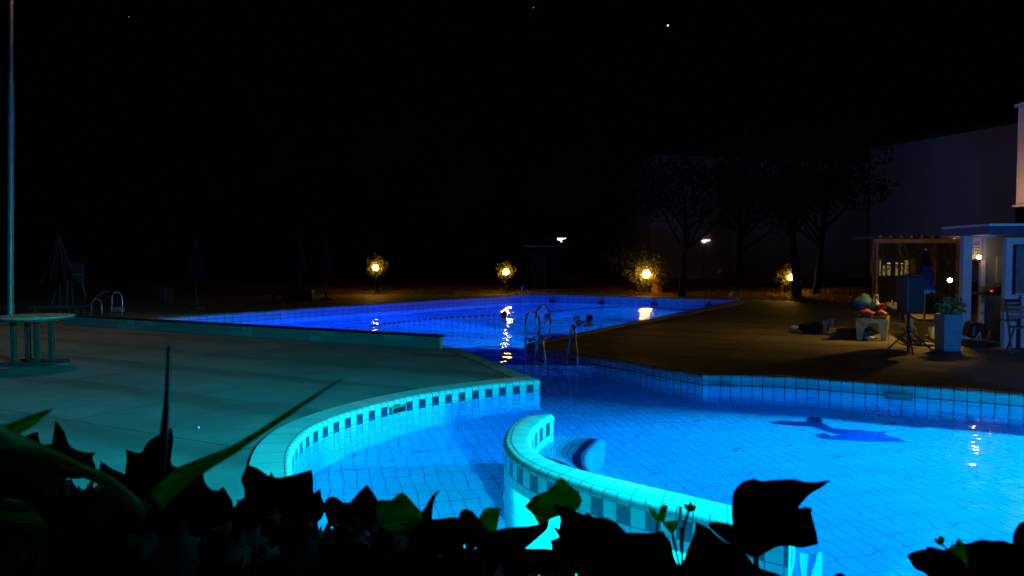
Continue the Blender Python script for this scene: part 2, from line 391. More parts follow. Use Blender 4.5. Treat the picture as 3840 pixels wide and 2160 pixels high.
# sunken sill between both pools
sd = (ledR - ledL).normalized(); sn = Vector((-sd.y, sd.x, 0))
mb = MB(); LL = [ledL - sd * .9, ledR + sd * .35]
rows = [[Vector((p.x, p.y, -1.6)), Vector((p.x, p.y, -.05)), Vector((p.x, p.y, -.05)) + sn * .22, Vector((p.x, p.y, -1.6)) + sn * .22] for p in LL]
L_ = (LL[1] - LL[0]).length
mb.quadgrid(rows, [[(u, -1.6), (u, -.03), (u, .19), (u, 1.7)] for u in (0, L_)])
struct(mb.build('pool_sill', m_wall))
# lane lines on the deep floor
ax = (C_ - B_).normalized(); cr = (D_ - C_).normalized()
for k in range(4):
    s = C_ + cr * (D_ - C_).length * (k + .5) / 4; e = s - ax * 15.5
    mb = MB(); n2 = V2(ax.y, -ax.x) * .13
    p = [s - ax * .8 + n2, s - ax * .8 - n2, e - n2, e + n2]; mb.v += [Vector((q.x, q.y, -1.475 + (-.075) * (1 - (q.y - 12) / 20))) for q in p]; mb.face((0, 1, 2, 3)); struct(mb.build('lane_line', m_laneline))
# dark swimming figure set into the near floor
fp = [(1937, 1063), (1975, 1060), (2015, 1060), (2030, 1058), (2042, 1047), (2070, 1056), (2066, 1061), (2078, 1066), (2098, 1076), (2130, 1077), (2165, 1079), (2200, 1086), (2240, 1087), (2228, 1093), (2245, 1099), (2290, 1112), (2250, 1111), (2215, 1110), (2150, 1107), (2100, 1106), (2075, 1105), (2050, 1094), (2075, 1091), (2095, 1098), (2122, 1097), (2085, 1088), (2062, 1080), (2030, 1070), (1985, 1067), (1950, 1066)]
# refracted look-up: the ray bends at the surface before it meets the floor
def under(px, py, zf):
    s = at(px, py, WZ); d = Vector(ray(px, py)).normalized(); c = -d.z; eta = 1 / 1.33
    k = 1 - eta * eta * (1 - c * c); r = Vector((d.x * eta, d.y * eta, -math.sqrt(k)))
    return s + r * (zf / r.z)
fl = lambda x: -1.0 - .15 * (x + 4) / 13
pts = [under(x, 1081 + (y - 1081) * .98, -1.06) for x, y in fp]
mb = MB(); mb.v += [Vector((p.x, p.y, fl(p.x) + .006)) for p in pts]
for tri in tessellate_polygon([[Vector((p.x, p.y, 0)) for p in pts]]): mb.face(tri)
tag(mb.build('floor_mosaic', m_navy), 'dark blue swimming figure mosaic set into the floor of the near pool', 'mosaic')
# the water body: one closed volume, its rim buried in the walls
mb = MB(); mb.prism([(p.x, p.y) for p in offs(.06)], -1.9, WZ)
wat = mb.build('water', m_water); struct(wat)

# ------------------------------------------------------------------ curved divider wall with the two seats
ZB = .235
outr = [(1378, 1040), (1325, 1045), (1285, 1068), (1268, 1103), (1277, 1130), (1305, 1156), (1360, 1183), (1440, 1210), (1530, 1238), (1640, 1266), (1740, 1290), (1840, 1313), (1985, 1345)]
innr = [(1393, 1043), (1372, 1053), (1345, 1076), (1334, 1103), (1342, 1126), (1372, 1146), (1420, 1166), (1490, 1186), (1570, 1205), (1660, 1226), (1750, 1247), (1840, 1268), (2000, 1305)]
outr = [at(x, y, ZB) for x, y in outr]; innr = [at(x, y, ZB) for x, y in innr]
oc = catmull(outr, 6); ic = catmull(innr, 6); ic[0] = oc[0] + (ic[0] - oc[0])
root = empty('divider_wall', (oc[30].x, oc[30].y, -1), label='curved white tiled wall with a rounded top and dark checker tiles standing in the near pool', cat='pool wall')
off = root.location
def lerp(a, b, t): return a + (b - a) * t
rows = []; uvs = []; u = 0; brows = []; buv = []; rows2 = []; uvs2 = []
for i in range(len(oc)):
    if i: u += ((oc[i] - oc[i - 1]).length)
    a, b = oc[i], ic[i]; d = (b - a); d.z = 0; wv = d.length; d.normalize()
    prof = []
    for k in range(6):
        an = math.pi / 2 * k / 5
        prof.append((a + d * (-.012 + .05 * (1 - math.cos(an))) + Vector((0, 0, -.05 + .05 * math.sin(an) + 0)), k * .01))
    prof += [(a + d * (wv * .5) + Vector((0, 0, .004)), wv * .5)]
    for k in range(6):
        an = math.pi / 2 * (5 - k) / 5
        prof.append((b - d * (-.012 + .05 * (1 - math.cos(an))) + Vector((0, 0, -.05 + .05 * math.sin(an))), wv + k * .01))
    rows.append([p for p, v in prof]); uvs.append([(u, v) for p, v in prof])
    zz = ZB - .045
    brows.append([Vector((a.x, a.y, -1.3)), Vector((a.x, a.y, zz))]); buv.append([(u, -1.3 - .055), (u, zz - .055)])
    rows2.append([Vector((b.x, b.y, -1.3)), Vector((b.x, b.y, zz))]); uvs2.append([(u, -1.3 - .055), (u, zz - .055)])
m_cope3 = tile_mat('divider_coping_tile', (.56, .58, .53), (.12, .18, .17), .106, 0, .011, rough=.4)
m_check2 = tile_mat('divider_checker_tile', WHITE, (.12, .16, .17), .106, .125, .007, True, band=(.0, .21))
def endcap(mb, i):
    b0 = len(mb.v); a, b = oc[i], ic[i]; zz = ZB - .045
    mb.v += [Vector((a.x, a.y, -1.3)), Vector((b.x, b.y, -1.3)), Vector((b.x, b.y, zz)), Vector((a.x, a.y, zz))]
    mb.face([b0, b0 + 1, b0 + 2, b0 + 3], [(0, -1.3), (.3, -1.3), (.3, zz), (0, zz)])
mb = MB(); mb.quadgrid(brows, buv); mb.quadgrid(rows2, uvs2); endcap(mb, 0); endcap(mb, -1); mb.build('wall_body', m_check2, root, off)
mb = MB(); mb.quadgrid(rows, uvs); b0 = len(mb.v)
for r in (rows[0], rows[-1]):
    b0 = len(mb.v); mb.v += r; mb.face(range(b0, b0 + len(r)))
mb.build('coping', cope_mat('divider_coping', (.54, .56, .51), (.10, .15, .14), .106, .065, 2), root, off, smooth=True)
# seats: ribbed reclining shelves under the water
m_seat = tile_mat('ribbed_seat_tile', (.72, .74, .72), (.05, .12, .34), 0, .107, .015, rough=.3)
m_rim = tile_mat('seat_edge_tile', (.72, .74, .72), (.2, .28, .3), .118, 0, .006, rough=.3)
def seat(back, front, zb, zf, zm):
    back = catmull([under(x, y, zb) for x, y in back], 4); front = catmull([under(x, y, zf) for x, y in front], 4)
    n = 9; rows = []; uvs = []
    for b, f in zip(back, front):
        Ls = (f - b).length; row = []; uv = []
        for k in range(n):
            s = k / (n - 1); p = lerp(b, f, s); p.z = lerp(zb, zf, s) - zm * math.sin(math.pi * s) * (1 if s < 1 else 0)
            row.append(p); uv.append((0, .02 + s * .94))
        rows.append(row); uvs.append(uv)
    mb = MB(); mb.quadgrid(rows, uvs); s_ = mb.build('seat', m_seat, root, off, smooth=True)
    mb = MB(); rr = []; uu = []; u = 0
    for i, r in enumerate(rows):
        f = r[-1]; d = (r[-1] - r[-2]); d.z = 0; d.normalize()
        if i: u += (rows[i][-1] - rows[i - 1][-1]).length
        pr = [f + Vector((0, 0, 0))]
        for k in range(5):
            an = math.pi / 2 * k / 4; pr.append(f + d * (.02 + .05 * math.sin(an)) + Vector((0, 0, .004 - .05 * (1 - math.cos(an)))))
        pr.append(pr[-1] + Vector((0, 0, -1.0 - f.z)))
        rr.append(pr); uu.append([(u, .05 * k) for k in range(len(pr))])
    mb.quadgrid(rr, uu)
    for q in (0, -1):      # side cheeks
        b0 = len(mb.v); top = rows[q] + rr[q][1:6]; lo = [Vector((p.x, p.y, -1.25)) for p in top]; mb.v += top + lo; k = len(top)
        for j in range(k - 1): mb.face((b0 + j, b0 + j + 1, b0 + k + j + 1, b0 + k + j))
    mb.build('seat_edge', m_rim, s_, smooth=False, off=off)
    mb = MB(); rr = []
    for r in rows:
        d = (r[-1] - r[-2]).normalized(); rr.append([r[-1] - d * .09 + Vector((0, 0, .006)), r[-1] - d * .015 + Vector((0, 0, .006))])
    mb.quadgrid(rr); mb.build('seat_stripe', m_navy, s_, off=off)
seat([(1392, 1096), (1352, 1118), (1350, 1140), (1405, 1160), (1445, 1178)], [(1505, 1106), (1486, 1122), (1466, 1148), (1468, 1174), (1484, 1198)], -.10, -.16, .02)
seat([(2012, 1392), (2012, 1408), (2012, 1424), (2014, 1440), (2016, 1460)], [(2050, 1396), (2048, 1410), (2044, 1425), (2040, 1440), (2036, 1460)], -.10, -.2, .02)

# ------------------------------------------------------------------ low wall between terrace and deep pool
pa = at(1105, 878, DZ); pb = at(160, 817, DZ)
root = empty('low_wall', pa, label='long low tiled wall with a black capping between the terrace and the deep pool', cat='wall')
m_par = NT('blue_wall_panel'); t = m_par; u, v = t.uvxy(); L = tile_lines(t, u, v, .30, .12, .008)
wn = t.n('ShaderNodeTexWhiteNoise', noise_dimensions='2D'); cb = t.n('ShaderNodeCombineXYZ')
t.l(t.math('FLOOR', t.math('DIVIDE', u, .30)), cb.inputs[0]); t.l(t.math('FLOOR', t.math('DIVIDE', v, .12)), cb.inputs[1]); t.l(cb.outputs[0], wn.inputs['Vector'])
c = t.mix(t.ramp(wn.outputs[0], .80, .82), (.21, .23, .24), (.36, .40, .42)); c = t.mix(t.math('MULTIPLY', wn.outputs[0], .3), c, (.12, .14, .15)); c = t.mix(t.math('MULTIPLY', L, .55), c, (.04, .05, .05))
t.bsdf(c, .5); m_par = t.m
d = (pb - pa); d.z = 0; Lw = d.length; d.normalize(); n = Vector((-d.y, d.x, 0)); n = n if n.y > 0 else -n
mb = MB(); th = .11; hh_ = .215
q = [pa, pb, pb + n * th, pa + n * th]
def vwall(mb, a, b, z0, z1, u0=0):
    b0 = len(mb.v); L = (b - a).length; mb.v += [Vector((a.x, a.y, z0)), Vector((b.x, b.y, z0)), Vector((b.x, b.y, z1)), Vector((a.x, a.y, z1))]
    mb.face([b0, b0 + 1, b0 + 2, b0 + 3], [(u0, z0), (u0 + L, z0), (u0 + L, z1), (u0, z1)])
for i in range(4): vwall(mb, q[i], q[(i + 1) % 4], DZ - .02, DZ + hh_)
mb.build('wall_body', m_par, root, root.location)
mb = MB(); mb.box((pa + pb) / 2 + n * th / 2 + Vector((0, 0, hh_ + .016)), (Lw + .07, th + .06, .032), math.atan2(d.y, d.x)); mb.build('capping', m_dark, root, root.location, bevel=.006)
mb = MB(); mb.box(pa - d * .012 + n * th / 2 + Vector((0, 0, hh_ / 2)), (.02, th * .72, hh_ - .02), math.atan2(d.y, d.x)); mb.build('end_tile', M('yellowed_tile', (.42, .44, .30), .5), root, root.location)

# ------------------------------------------------------------------ skimmer grilles, depth sign, drain dots
def on_wall_box(name, px, py, wd, ht, dirv, label, cat, grp, mat, slats=5, zc=None, depth=.02):
    p = at(px, py, DZ); p.z = zc if zc is not None else .04
    o = empty(name, p, math.atan2(dirv.y, dirv.x), label, cat, grp)
    mb = MB()
    for s in (-1, 1): mb.box((s * wd / 2, 0, 0), (.014, depth, ht + .014)); mb.box((0, 0, s * ht / 2), (wd - .014, depth, .012))
    mb.build('frame', mat, o)
    mb = MB(); mb.box((0, .0, 0), (wd - .016, depth * .4, ht - .014)); mb.build('opening', m_dark, o)
    if slats:
        mb = MB()
        for k in range(slats): mb.box((-wd / 2 + wd * (k + .5) / slats, -.004, 0), (.005, depth * .9, ht - .016))
        mb.build('grille', m_steel, o)
    return o
m_bronze = M('old_plastic_frame', (.30, .27, .20), .5)
def dir_at(line, p):
    best = min(range(len(line) - 1), key=lambda i: (V2(p.x, p.y) - line[i]).length); return (line[best + 1] - line[best])
p = at(1003, 1009, DZ); dv = dir_at(leftcurve, p)
on_wall_box('skimmer_grille', 1003, 1009, .22, .07, dv, 'small beige framed overflow slot in the checker tiled curved wall', 'grille', None, m_bronze, 0, .035, .03)
p = at(2258, 974, DZ); dv = dir_at(rightcurve, p)
on_wall_box('skimmer_grille', 2260, 975, .30, .075, dv, 'barred overflow grille in the white tiled wall right of the depth sign', 'grille', None, m_dark, 12, .02, .03)
dv = (B_ - Q)
on_wall_box('skimmer_grille', 1585, 908, .20, .085, dv, 'dark overflow slot low in the wall behind the ladder, the larger one', 'grille', None, m_dark, 4, .0, .03)
on_wall_box('skimmer_grille', 1541, 898, .11, .075, dv, 'small dark square slot in the wall beside the larger overflow slot', 'grille', None, m_dark, 0, .03, .03)
def text_mesh(body, size, mat, name, parent=None, ext=.002, bold=0):
    cu = bpy.data.curves.new(name, 'FONT'); cu.body = body; cu.size = size; cu.align_x = 'CENTER'; cu.align_y = 'CENTER'; cu.extrude = ext; cu.offset = bold
    tmp = bpy.data.objects.new('tmp', cu); col.objects.link(tmp); dg = bpy.context.evaluated_depsgraph_get()
    me = bpy.data.meshes.new_from_object(tmp.evaluated_get(dg)); bpy.data.objects.remove(tmp)
    me.materials.clear(); me.materials.append(mat); o = bpy.data.objects.new(name, me); col.objects.link(o); o.parent = parent; return o
p = at(1812, 948, DZ); dv = dir_at(rightcurve, p); dv = -dv if dv.x < 0 else dv
nv = Vector((dv.y, -dv.x, 0)).normalized(); nv = nv if nv.y < 0 else -nv
p_ = Vector((p.x, p.y, .038)) + nv * .016
root = empty('depth_sign', p_, math.atan2(dv.y, dv.x), 'dark blue 1 30m lettering on white tiles at the bend of the near pool', 'sign')
s_ = text_mesh('1', .105, m_navyp, 'digit', root, bold=.0015); s_.location = (-.095, 0, 0); s_.rotation_euler = (R(90), 0, 0)
s_ = text_mesh('30m', .105, m_navyp, 'lettering', root, bold=.0015); s_.location = (.035, 0, 0); s_.rotation_euler = (R(90), 0, 0)

# ------------------------------------------------------------------ numbered lanes on the far wall
dv = (C_ - D_).normalized(); rzf = math.atan2(dv.y, dv.x); nf = Vector((-dv.y, dv.x, 0)); nf = -nf if nf.y > 0 else nf
words = ['first', 'second', 'third', 'fourth']
for k, px in enumerate((1391, 1514, 1646, 1784)):
    a = ray(px, 760)[0] / ray(px, 760)[1]         # find the wall point under this column
    tt = (a * D_.y - D_.x) / (dv.x - a * dv.y); wp = D_ + dv * tt
    f_ = tt / (C_ - D_).length; top = DZ + lerp(.17, .12, f_)
    o = empty('lane_marker', (wp.x, wp.y, 0), rzf, 'starting grip block under the painted number %s on the far wall' % ['one', 'two', 'three', 'four'][k], 'lane marker', 'numbered lane markers')
    tx = text_mesh(str(k + 1), .20, m_navyp, 'number', o, .003, .005); tx.location = (0, -.020, top - .125); tx.rotation_euler = (R(90), 0, 0)
    mb = MB(); mb.box((0, -.05, .02), (.24, .10, .11)); mb.box((0, -.085, .082), (.22, .03, .015)); mb.build('grip_block', m_navyp, o, bevel=.008)
for px, py in ((1489, 762), (2, 0)):
    if py == 0: px = 1677
    a = ray(px, 760)[0] / ray(px, 760)[1]; tt = (a * D_.y - D_.x) / (dv.x - a * dv.y); wp = D_ + dv * tt
    o = empty('inlet_slot', (wp.x, wp.y, .055), rzf, 'small dark slot in far wall between %s' % ('the numbers one and two' if px < 1500 else 'the numbers three and four'), 'slot', 'slots in the far wall')
    mb = MB(); mb.box((0, -.012, 0), (.13, .024, .03)); mb.build('slot_frame', m_navyp, o, bevel=.005)
a = ray(1573, 758)[0] / ray(1573, 758)[1]; tt = (a * D_.y - D_.x) / (dv.x - a * dv.y); wp = D_ + dv * tt
o = empty('rope_hook_plate', (wp.x, wp.y, .15), rzf, 'pale square plate with a crossed mark on the far wall between lanes 2 and 3', 'plate')
mb = MB(); mb.box((0, -.008, 0), (.18, .016, .15)); mb.build('plate', M('pale_plate', (.6, .66, .75), .4), o)
mb = MB(); mb.box((0, -.02, 0), (.15, .006, .012), rot=Euler((0, R(40), 0))); mb.box((0, -.024, 0), (.15, .006, .012), rot=Euler((0, R(-40), 0))); mb.build('mark', m_navyp, o)

# ------------------------------------------------------------------ lane ropes
def rope(pts, n, label, mats):
    P3 = catmull([at(x, y, .015) for x, y in pts], 12)
    o = empty('lane_rope', P3[0], label=label, cat='lane rope', group='floating lane ropes')
    cum = [0]
    for i in range(1, len(P3)): cum.append(cum[-1] + (P3[i] - P3[i - 1]).length)
    mb = MB(); mb.tube([p for p in P3], .008, 6); mb.build('line', m_dark, o, o.location)
    src = {}
    for k in range(n):
        s = cum[-1] * (k + .5) / n; i = max(j for j in range(len(cum)) if cum[j] <= s); i = min(i, len(P3) - 2)
        f_ = (s - cum[i]) / (cum[i + 1] - cum[i]); p = lerp(P3[i], P3[i + 1], f_); dr = P3[i + 1] - P3[i]
        mi = mats[k % len(mats)]
        if mi.name not in src:
            mb = MB(); mb.lathe((0, 0, 0), [(.010, -.035), (.024, -.025), (.027, 0), (.024, .025), (.010, .035)], 10)
            fo = mb.build('float', mi, o, smooth=True); src[mi.name] = fo
        else:
            fo = src[mi.name].copy(); col.objects.link(fo); fo.parent = o
        fo.location = p - o.location; fo.rotation_euler = dr.to_track_quat('Z', 'Y').to_euler()
m_fl1 = M('blue_float', (.02, .035, .18), .4); m_fl2 = M('pale_float', (.30, .42, .5), .4)
rope([(1564, 771), (1500, 775), (1440, 779), (1385, 784)], 44, 'dark lane rope floating from the far wall towards the swimmers', [m_fl1])
rope([(1300, 789), (1250, 793), (1150, 798), (1050, 806), (970, 815), (930, 821)], 56, 'pale lane rope running towards the low black capped wall', [m_fl2, m_fl1])

# ------------------------------------------------------------------ swimmers
def person(loc, rz, label, hair, extra=None, tilt=0):
    me = bpy.data.meshes.new('tmp')
    V = [(0, 0, -.75), (0, 0, -.45), (0, 0, -.17), (0, .01, -.06), (0, 0, .02), (0, -.01, .12), (.19, 0, -.15), (.33, -.12, -.32), (.30, -.36, -.30), (-.19, 0, -.15), (-.33, -.12, -.32), (-.30, -.36, -.30)]
    Rr = [.14, .13, .15, .055, .072, .085, .065, .045, .035, .065, .045, .035]
    if extra == 'arm':
        V[10] = (-.30, -.16, -.05); V[11] = (-.25, -.34, .08)
    E2 = [(0, 1), (1, 2), (2, 3), (3, 4), (4, 5), (2, 6), (6, 7), (7, 8), (2, 9), (9, 10), (10, 11)]
    me.from_pydata(V, E2, []); o = bpy.data.objects.new('tmp', me); col.objects.link(o)
    o.modifiers.new('s', 'SKIN'); o.modifiers.new('u', 'SUBSURF').levels = 2
    for i, v in enumerate(me.skin_vertices[0].data): v.radius = (Rr[i], Rr[i] * (1 if i > 3 else .7)); v.use_root = (i == 0)
    dg = bpy.context.evaluated_depsgraph_get(); m2 = bpy.data.meshes.new_from_object(o.evaluated_get(dg)); bpy.data.objects.remove(o)
    # face: nose, brow and ears pushed out of the head itself
    for v in m2.vertices:
        x, y, z = v.co
        if z > -.03:
            if abs(x) < .018 and y < -.03 and .01 < z < .06: v.co.y -= .018
            if abs(x) > .06 and abs(y) < .03 and .0 < z < .06: v.co.x *= 1.12
    m2.materials.append(m_skin)
    for p in m2.polygons: p.use_smooth = True
    r = bpy.data.objects.new('person', m2); col.objects.link(r); r.location = loc; r.rotation_euler = (tilt, 0, rz); tag(r, label, 'person', 'swimmers in the deep pool')
    mb = MB(); mb.sphere((0, .012, .095), .105, 16, 10, (.93, 1.05, .95)); h = mb.build('hair' if hair is m_hair else 'swim_cap', hair, r, smooth=True)
    for v in h.data.vertices:
        if v.co.y < -.03 and v.co.z < .10: v.co.y = -.03; v.co.x *= .8
    mb = MB()
    for s in (-1, 1): mb.sphere((s * .03, -.082, .055), .011, 8, 6)
    mb.build('eyes', m_dark, r)
    return r
m_skin = M('skin', (.36, .2, .14), .5, 0, .15, 6); m_hair = M('dark_hair', (.012, .009, .008), .5, 0, .4, 60, .01); m_cap = M('pale_swim_cap', (.5, .5, .52), .4)
person(at(1268, 802, .0) + Vector((0, 0, .02)), R(160), 'dark haired swimmer in the reflected lamp light, left of the tall hand rails', m_hair)
person(at(1378, 806, .0) + Vector((0, 0, .0)), R(30), 'dark haired swimmer seen through the tall hand rail', m_hair)
person(at(1453, 815, .0) + Vector((0, 0, .03)), R(60), 'swimmer in a pale cap beside a dark haired one near the pool edge', m_cap, 'arm')
person(at(1481, 815, .0) + Vector((0, 0, .06)), R(200), 'tallest swimmer, dark haired, right beside the one in the pale cap', m_hair, None, R(-8))

# ------------------------------------------------------------------ hand rails and ladders
def rail(name, paths, Y, label, cat, grp=None, r=.021, treads=(), extra=None):
    allp = [far(x, y, yy) for path in paths for x, y, yy in path]
    base = min(allp, key=lambda v: v.z).copy()
    o = empty(name, base, label=label, cat=cat, group=grp)
    for path in paths:
        pts = catmull([far(x, y, yy) for x, y, yy in path], 7); mb = MB(); mb.tube(pts, r, 10); mb.build('rail', m_steel, o, base, smooth=True)
    for a, b in treads:
        A3, B3 = far(*a), far(*b); mb = MB(); dd = B3 - A3; mb.box((A3 + B3) / 2, (dd.length, .10, .022), math.atan2(dd.y, dd.x)); mb.build('tread', m_steel, o, base, bevel=.004)
    return o
def bow(x0, x1, ytop, ybl, ybr, Y0, Y1, k=.26):
    h = (x1 - x0); t_ = ytop
    return [(x0, ybl, Y0), (x0, lerp(ybl, t_, .5), Y0), (x0 + h * .02, t_ + h * .55, Y0), (x0 + h * .2, t_ + h * .13, lerp(Y0, Y1, .25)), (x0 + h * .5, t_, lerp(Y0, Y1, .5)), (x0 + h * .8, t_ + h * .13, lerp(Y0, Y1, .75)), (x1 - h * .02, t_ + h * .55, Y1), (x1, lerp(ybr, t_, .5), Y1), (x1, ybr, Y1)]
def dee(x0, x1, ytop, ybl, ybr, Y0, Y1):
    b = bow(x0, x1, ytop, ybl, ybr, Y0, Y1)[:-1]; h = x1 - x0
    return b + [(x1 - h * .06, ybr - h * .55, Y1), (x1 - h * .45, ybr - h * .08, Y1), (x1 - h * .8, ybr + h * .12, Y1)]
rail('pool_handrail', [dee(1322, 1358, 784, 900, 856, 12.9, 13.4), dee(1349, 1384, 770, 912, 862, 12.6, 13.1)], 0, 'pair of tall bowed steel hand rails where the two pools meet', 'hand rail', None, .018, [((1324, 853, 12.95), (1350, 855, 12.65))])
def aframe(xa, ya, xl, xr, yb, Y):
    return [(xl, yb + 14, Y + .25), (xl, yb, Y + .25), (xl + (xa - xl) * .45, lerp(yb, ya, .5), Y + .17), (xa - 4, ya + 10, Y + .06), (xa, ya, Y), (xa + 4, ya + 9, Y - .05), (xr - (xr - xa) * .45, lerp(yb, ya, .5), Y - .1), (xr - 1, yb - 8, Y - .15), (xr, yb, Y - .15), (xr, yb + 45, Y - .15)]
rail('pool_ladder', [aframe(1361, 845, 1347, 1372, 905, 11.9), aframe(1441, 820, 1427, 1453, 900, 11.75)], 0, 'steel ladder with two narrow pointed rails standing in the shallow passage', 'ladder', None, .016, [((1348, 905, 12.1), (1371, 911, 11.8)), ((1428, 902, 11.95), (1452, 908, 11.65)), ((1372, 938, 11.7), (1453, 938, 11.6))])
rail('pool_handrail', [bow(230, 256, 752, 792, 793, 19.6, 19.8), bow(281, 307, 735, 787, 797, 19.3, 19.5)], 0, 'pair of low bowed steel rails behind the left part of the low wall', 'hand rail', None, .020)
rail('pool_handrail', [bow(1299, 1309, 731, 764, 772, 30.0, 29.6), bow(1312, 1327, 719, 764, 772, 29.6, 29.3)], 0, 'thin far bowed rails at the left corner of the far wall', 'hand rail', None, .017)
rail('pool_handrail', [bow(1838, 1858, 733, 774, 774, 26.6, 26.3), bow(1847, 1866, 741, 772, 776, 26.9, 26.6)], 0, 'bowed steel rails at the right corner of the far wall beside lane 4', 'hand rail', None, .021)

# ------------------------------------------------------------------ round table
g0 = at(80, 917, DZ); tc = far(86, 795, g0.y); ztop = tc.z
root = empty('round_table', (tc.x, tc.y, DZ), label='round slatted wooden table with four posts on the left terrace', cat='table')
m_wood = NT('weathered_table_wood'); t = m_wood; o_ = t.obj(); mp = t.n('ShaderNodeMapping'); mp.inputs['Scale'].default_value = (2, 30, 2); t.l(o_, mp.inputs[0])
t.bsdf(t.mix(t.noise(mp.outputs[0], 3, 5), (.20, .15, .10), (.42, .34, .25)), .6, 0, t.noise(mp.outputs[0], 6, 3), .003); m_wood = t.m
rt = abs(far(175, 795, tc.y).x - tc.x)
mb = MB(); hz = ztop - DZ; ns = 13; sw = 2 * rt / ns
for k in range(ns):
    x0 = -rt + k * sw + .004; x1 = x0 + sw - .008
    y0 = math.sqrt(max(0, rt * rt - x0 * x0)); y1 = math.sqrt(max(0, rt * rt - x1 * x1))
    if y0 < .05: y0 = .05
    if y1 < .05: y1 = .05
    mb.prism([(x0, -y0), (x1, -y1), (x1, y1), (x0, y0)], hz - .018, hz + .006)
mb.build('tabletop', m_wood, root)
m_wdark = M('dark_stained_wood', (.035, .03, .022), .6, 0, .3, 12, .005)
mb = MB(); mb.lathe((0, 0, 0), [(rt - .04, hz - .05), (rt + .006, hz - .05), (rt + .006, hz - .016), (rt - .04, hz - .016), (rt - .04, hz - .05)], 32)
for a in (0, 1): mb.box((0, 0, hz - .035), (rt * 1.9, .06, .03), a * math.pi / 2)
mb.build('rim', m_wdark, root)
for (px, dy) in ((34, -.18), (70, .26), (92, -.12), (129, -.10)):
    p = far(px, 850, tc.y + dy); mb = MB(); mb.box((p.x - tc.x, dy, hz / 2 + .01), (.062, .062, hz - .06)); mb.build('leg', m_wdark, root, bevel=.004)
mb = MB(); mb.box((-.02, -.14, .035), (rt * 1.45, .09, .05)); mb.box((.02, .22, .035), (rt * 1.3, .09, .05)); mb.box((-.0, .04, .04), (.09, .30, .05)); mb.build('foot_frame', m_wdark, root, bevel=.004)

# ------------------------------------------------------------------ lamp post at the left
pl = far(26, 780, 20.5); pl.z = DZ
root = empty('street_lamp', pl, label='tall steel lamp post rising past the upper left corner', cat='street lamp')
m_pole = M('galvanised_pole', (.42, .43, .45), .45, .6, .2, 3)
zj = far(26, 213, 20.5).z - DZ
mb = MB(); mb.lathe((0, 0, 0), [(.10, 0), (.095, .3), (.085, .35), (.080, zj), (.075, zj + .05), (.058, zj + .08)], 16); mb.build('lower_pole', m_pole, root, smooth=True)
mb = MB(); mb.lathe((0, 0, 0), [(.056, zj), (.046, 10.2), (.02, 10.22)], 14); mb.build('upper_pole', m_pole, root, smooth=True)
mb = MB(); mb.tube([(0, 0, 10.1), (.15, -.1, 10.5), (.7, -.2, 10.75), (1.1, -.3, 10.75)], .03); mb.build('arm', m_pole, root, smooth=True)
mb = MB(); mb.box((1.35, -.35, 10.78), (.62, .24, .10)); hd = mb.build('lamp_head', m_pole, root, bevel=.03)
mb = MB(); mb.box((1.38, -.35, 10.722), (.42, .18, .012)); mb.build('lamp_glass', emit('sodium_glass', (1, .62, .3), 60), hd)
root.rotation_euler = (0, .029, 0)
lamp_area('street_lamp_light', pl + Vector((1.68, -.35, 10.6)), (-9.5, 14.5, 0), .3, 24, (1, .58, .28), 80)
# ------------------------------------------------------------------ garden lamps with shrubs
m_globe = emit('lamp_globe_glow', (1.0, .52, .05), 110)
m_globew = emit('small_lamp_glow', (1.0, .62, .22), 14)
def leafcloud(mb, c, rad, n, size, rng, squash=(1, 1, 1), shell=.0, hole=None):
    for _ in range(n):
        while True:
            v = Vector((rng.uniform(-1, 1), rng.uniform(-1, 1), rng.uniform(-1, 1)))
            if shell < v.length < 1: break
        v *= (1 + .25 * math.sin(v.x * 7 + c[0]) * math.cos(v.z * 6 + c[1]))
        p = Vector(c) + Vector((v.x * rad * squash[0], v.y * rad * squash[1], v.z * rad * squash[2]))
        if hole and (p - hole[0]).length < hole[1]: continue
        s = size * rng.uniform(.6, 1.4); q = Euler((rng.uniform(0, 6.3), rng.uniform(0, 6.3), rng.uniform(0, 6.3))).to_matrix()
        b = len(mb.v); mb.v += [p + q @ Vector(k) for k in ((-s, 0, 0), (0, -s * .45, s * .1), (s, 0, 0), (0, s * .45, s * .1))]; mb.face((b, b + 1, b + 2, b + 3))
rng = random.Random(4)
lamps = [(945, 673, 33.5, .13, .62, 'leftmost garden lamp glowing in a small shrub beyond the pool', 1500),
         (1273, 684, 33.5, .13, .55, 'garden lamp glowing behind the far left corner of the pool', 1300),
         (1626, 690, 32.0, .17, .95, 'brightest garden lamp under a leafy shrub behind lanes 2 and 3', 3400),
         (1990, 698, 30.0, .13, .60, 'garden lamp glowing beside a tree trunk right of the pool', 1700)]
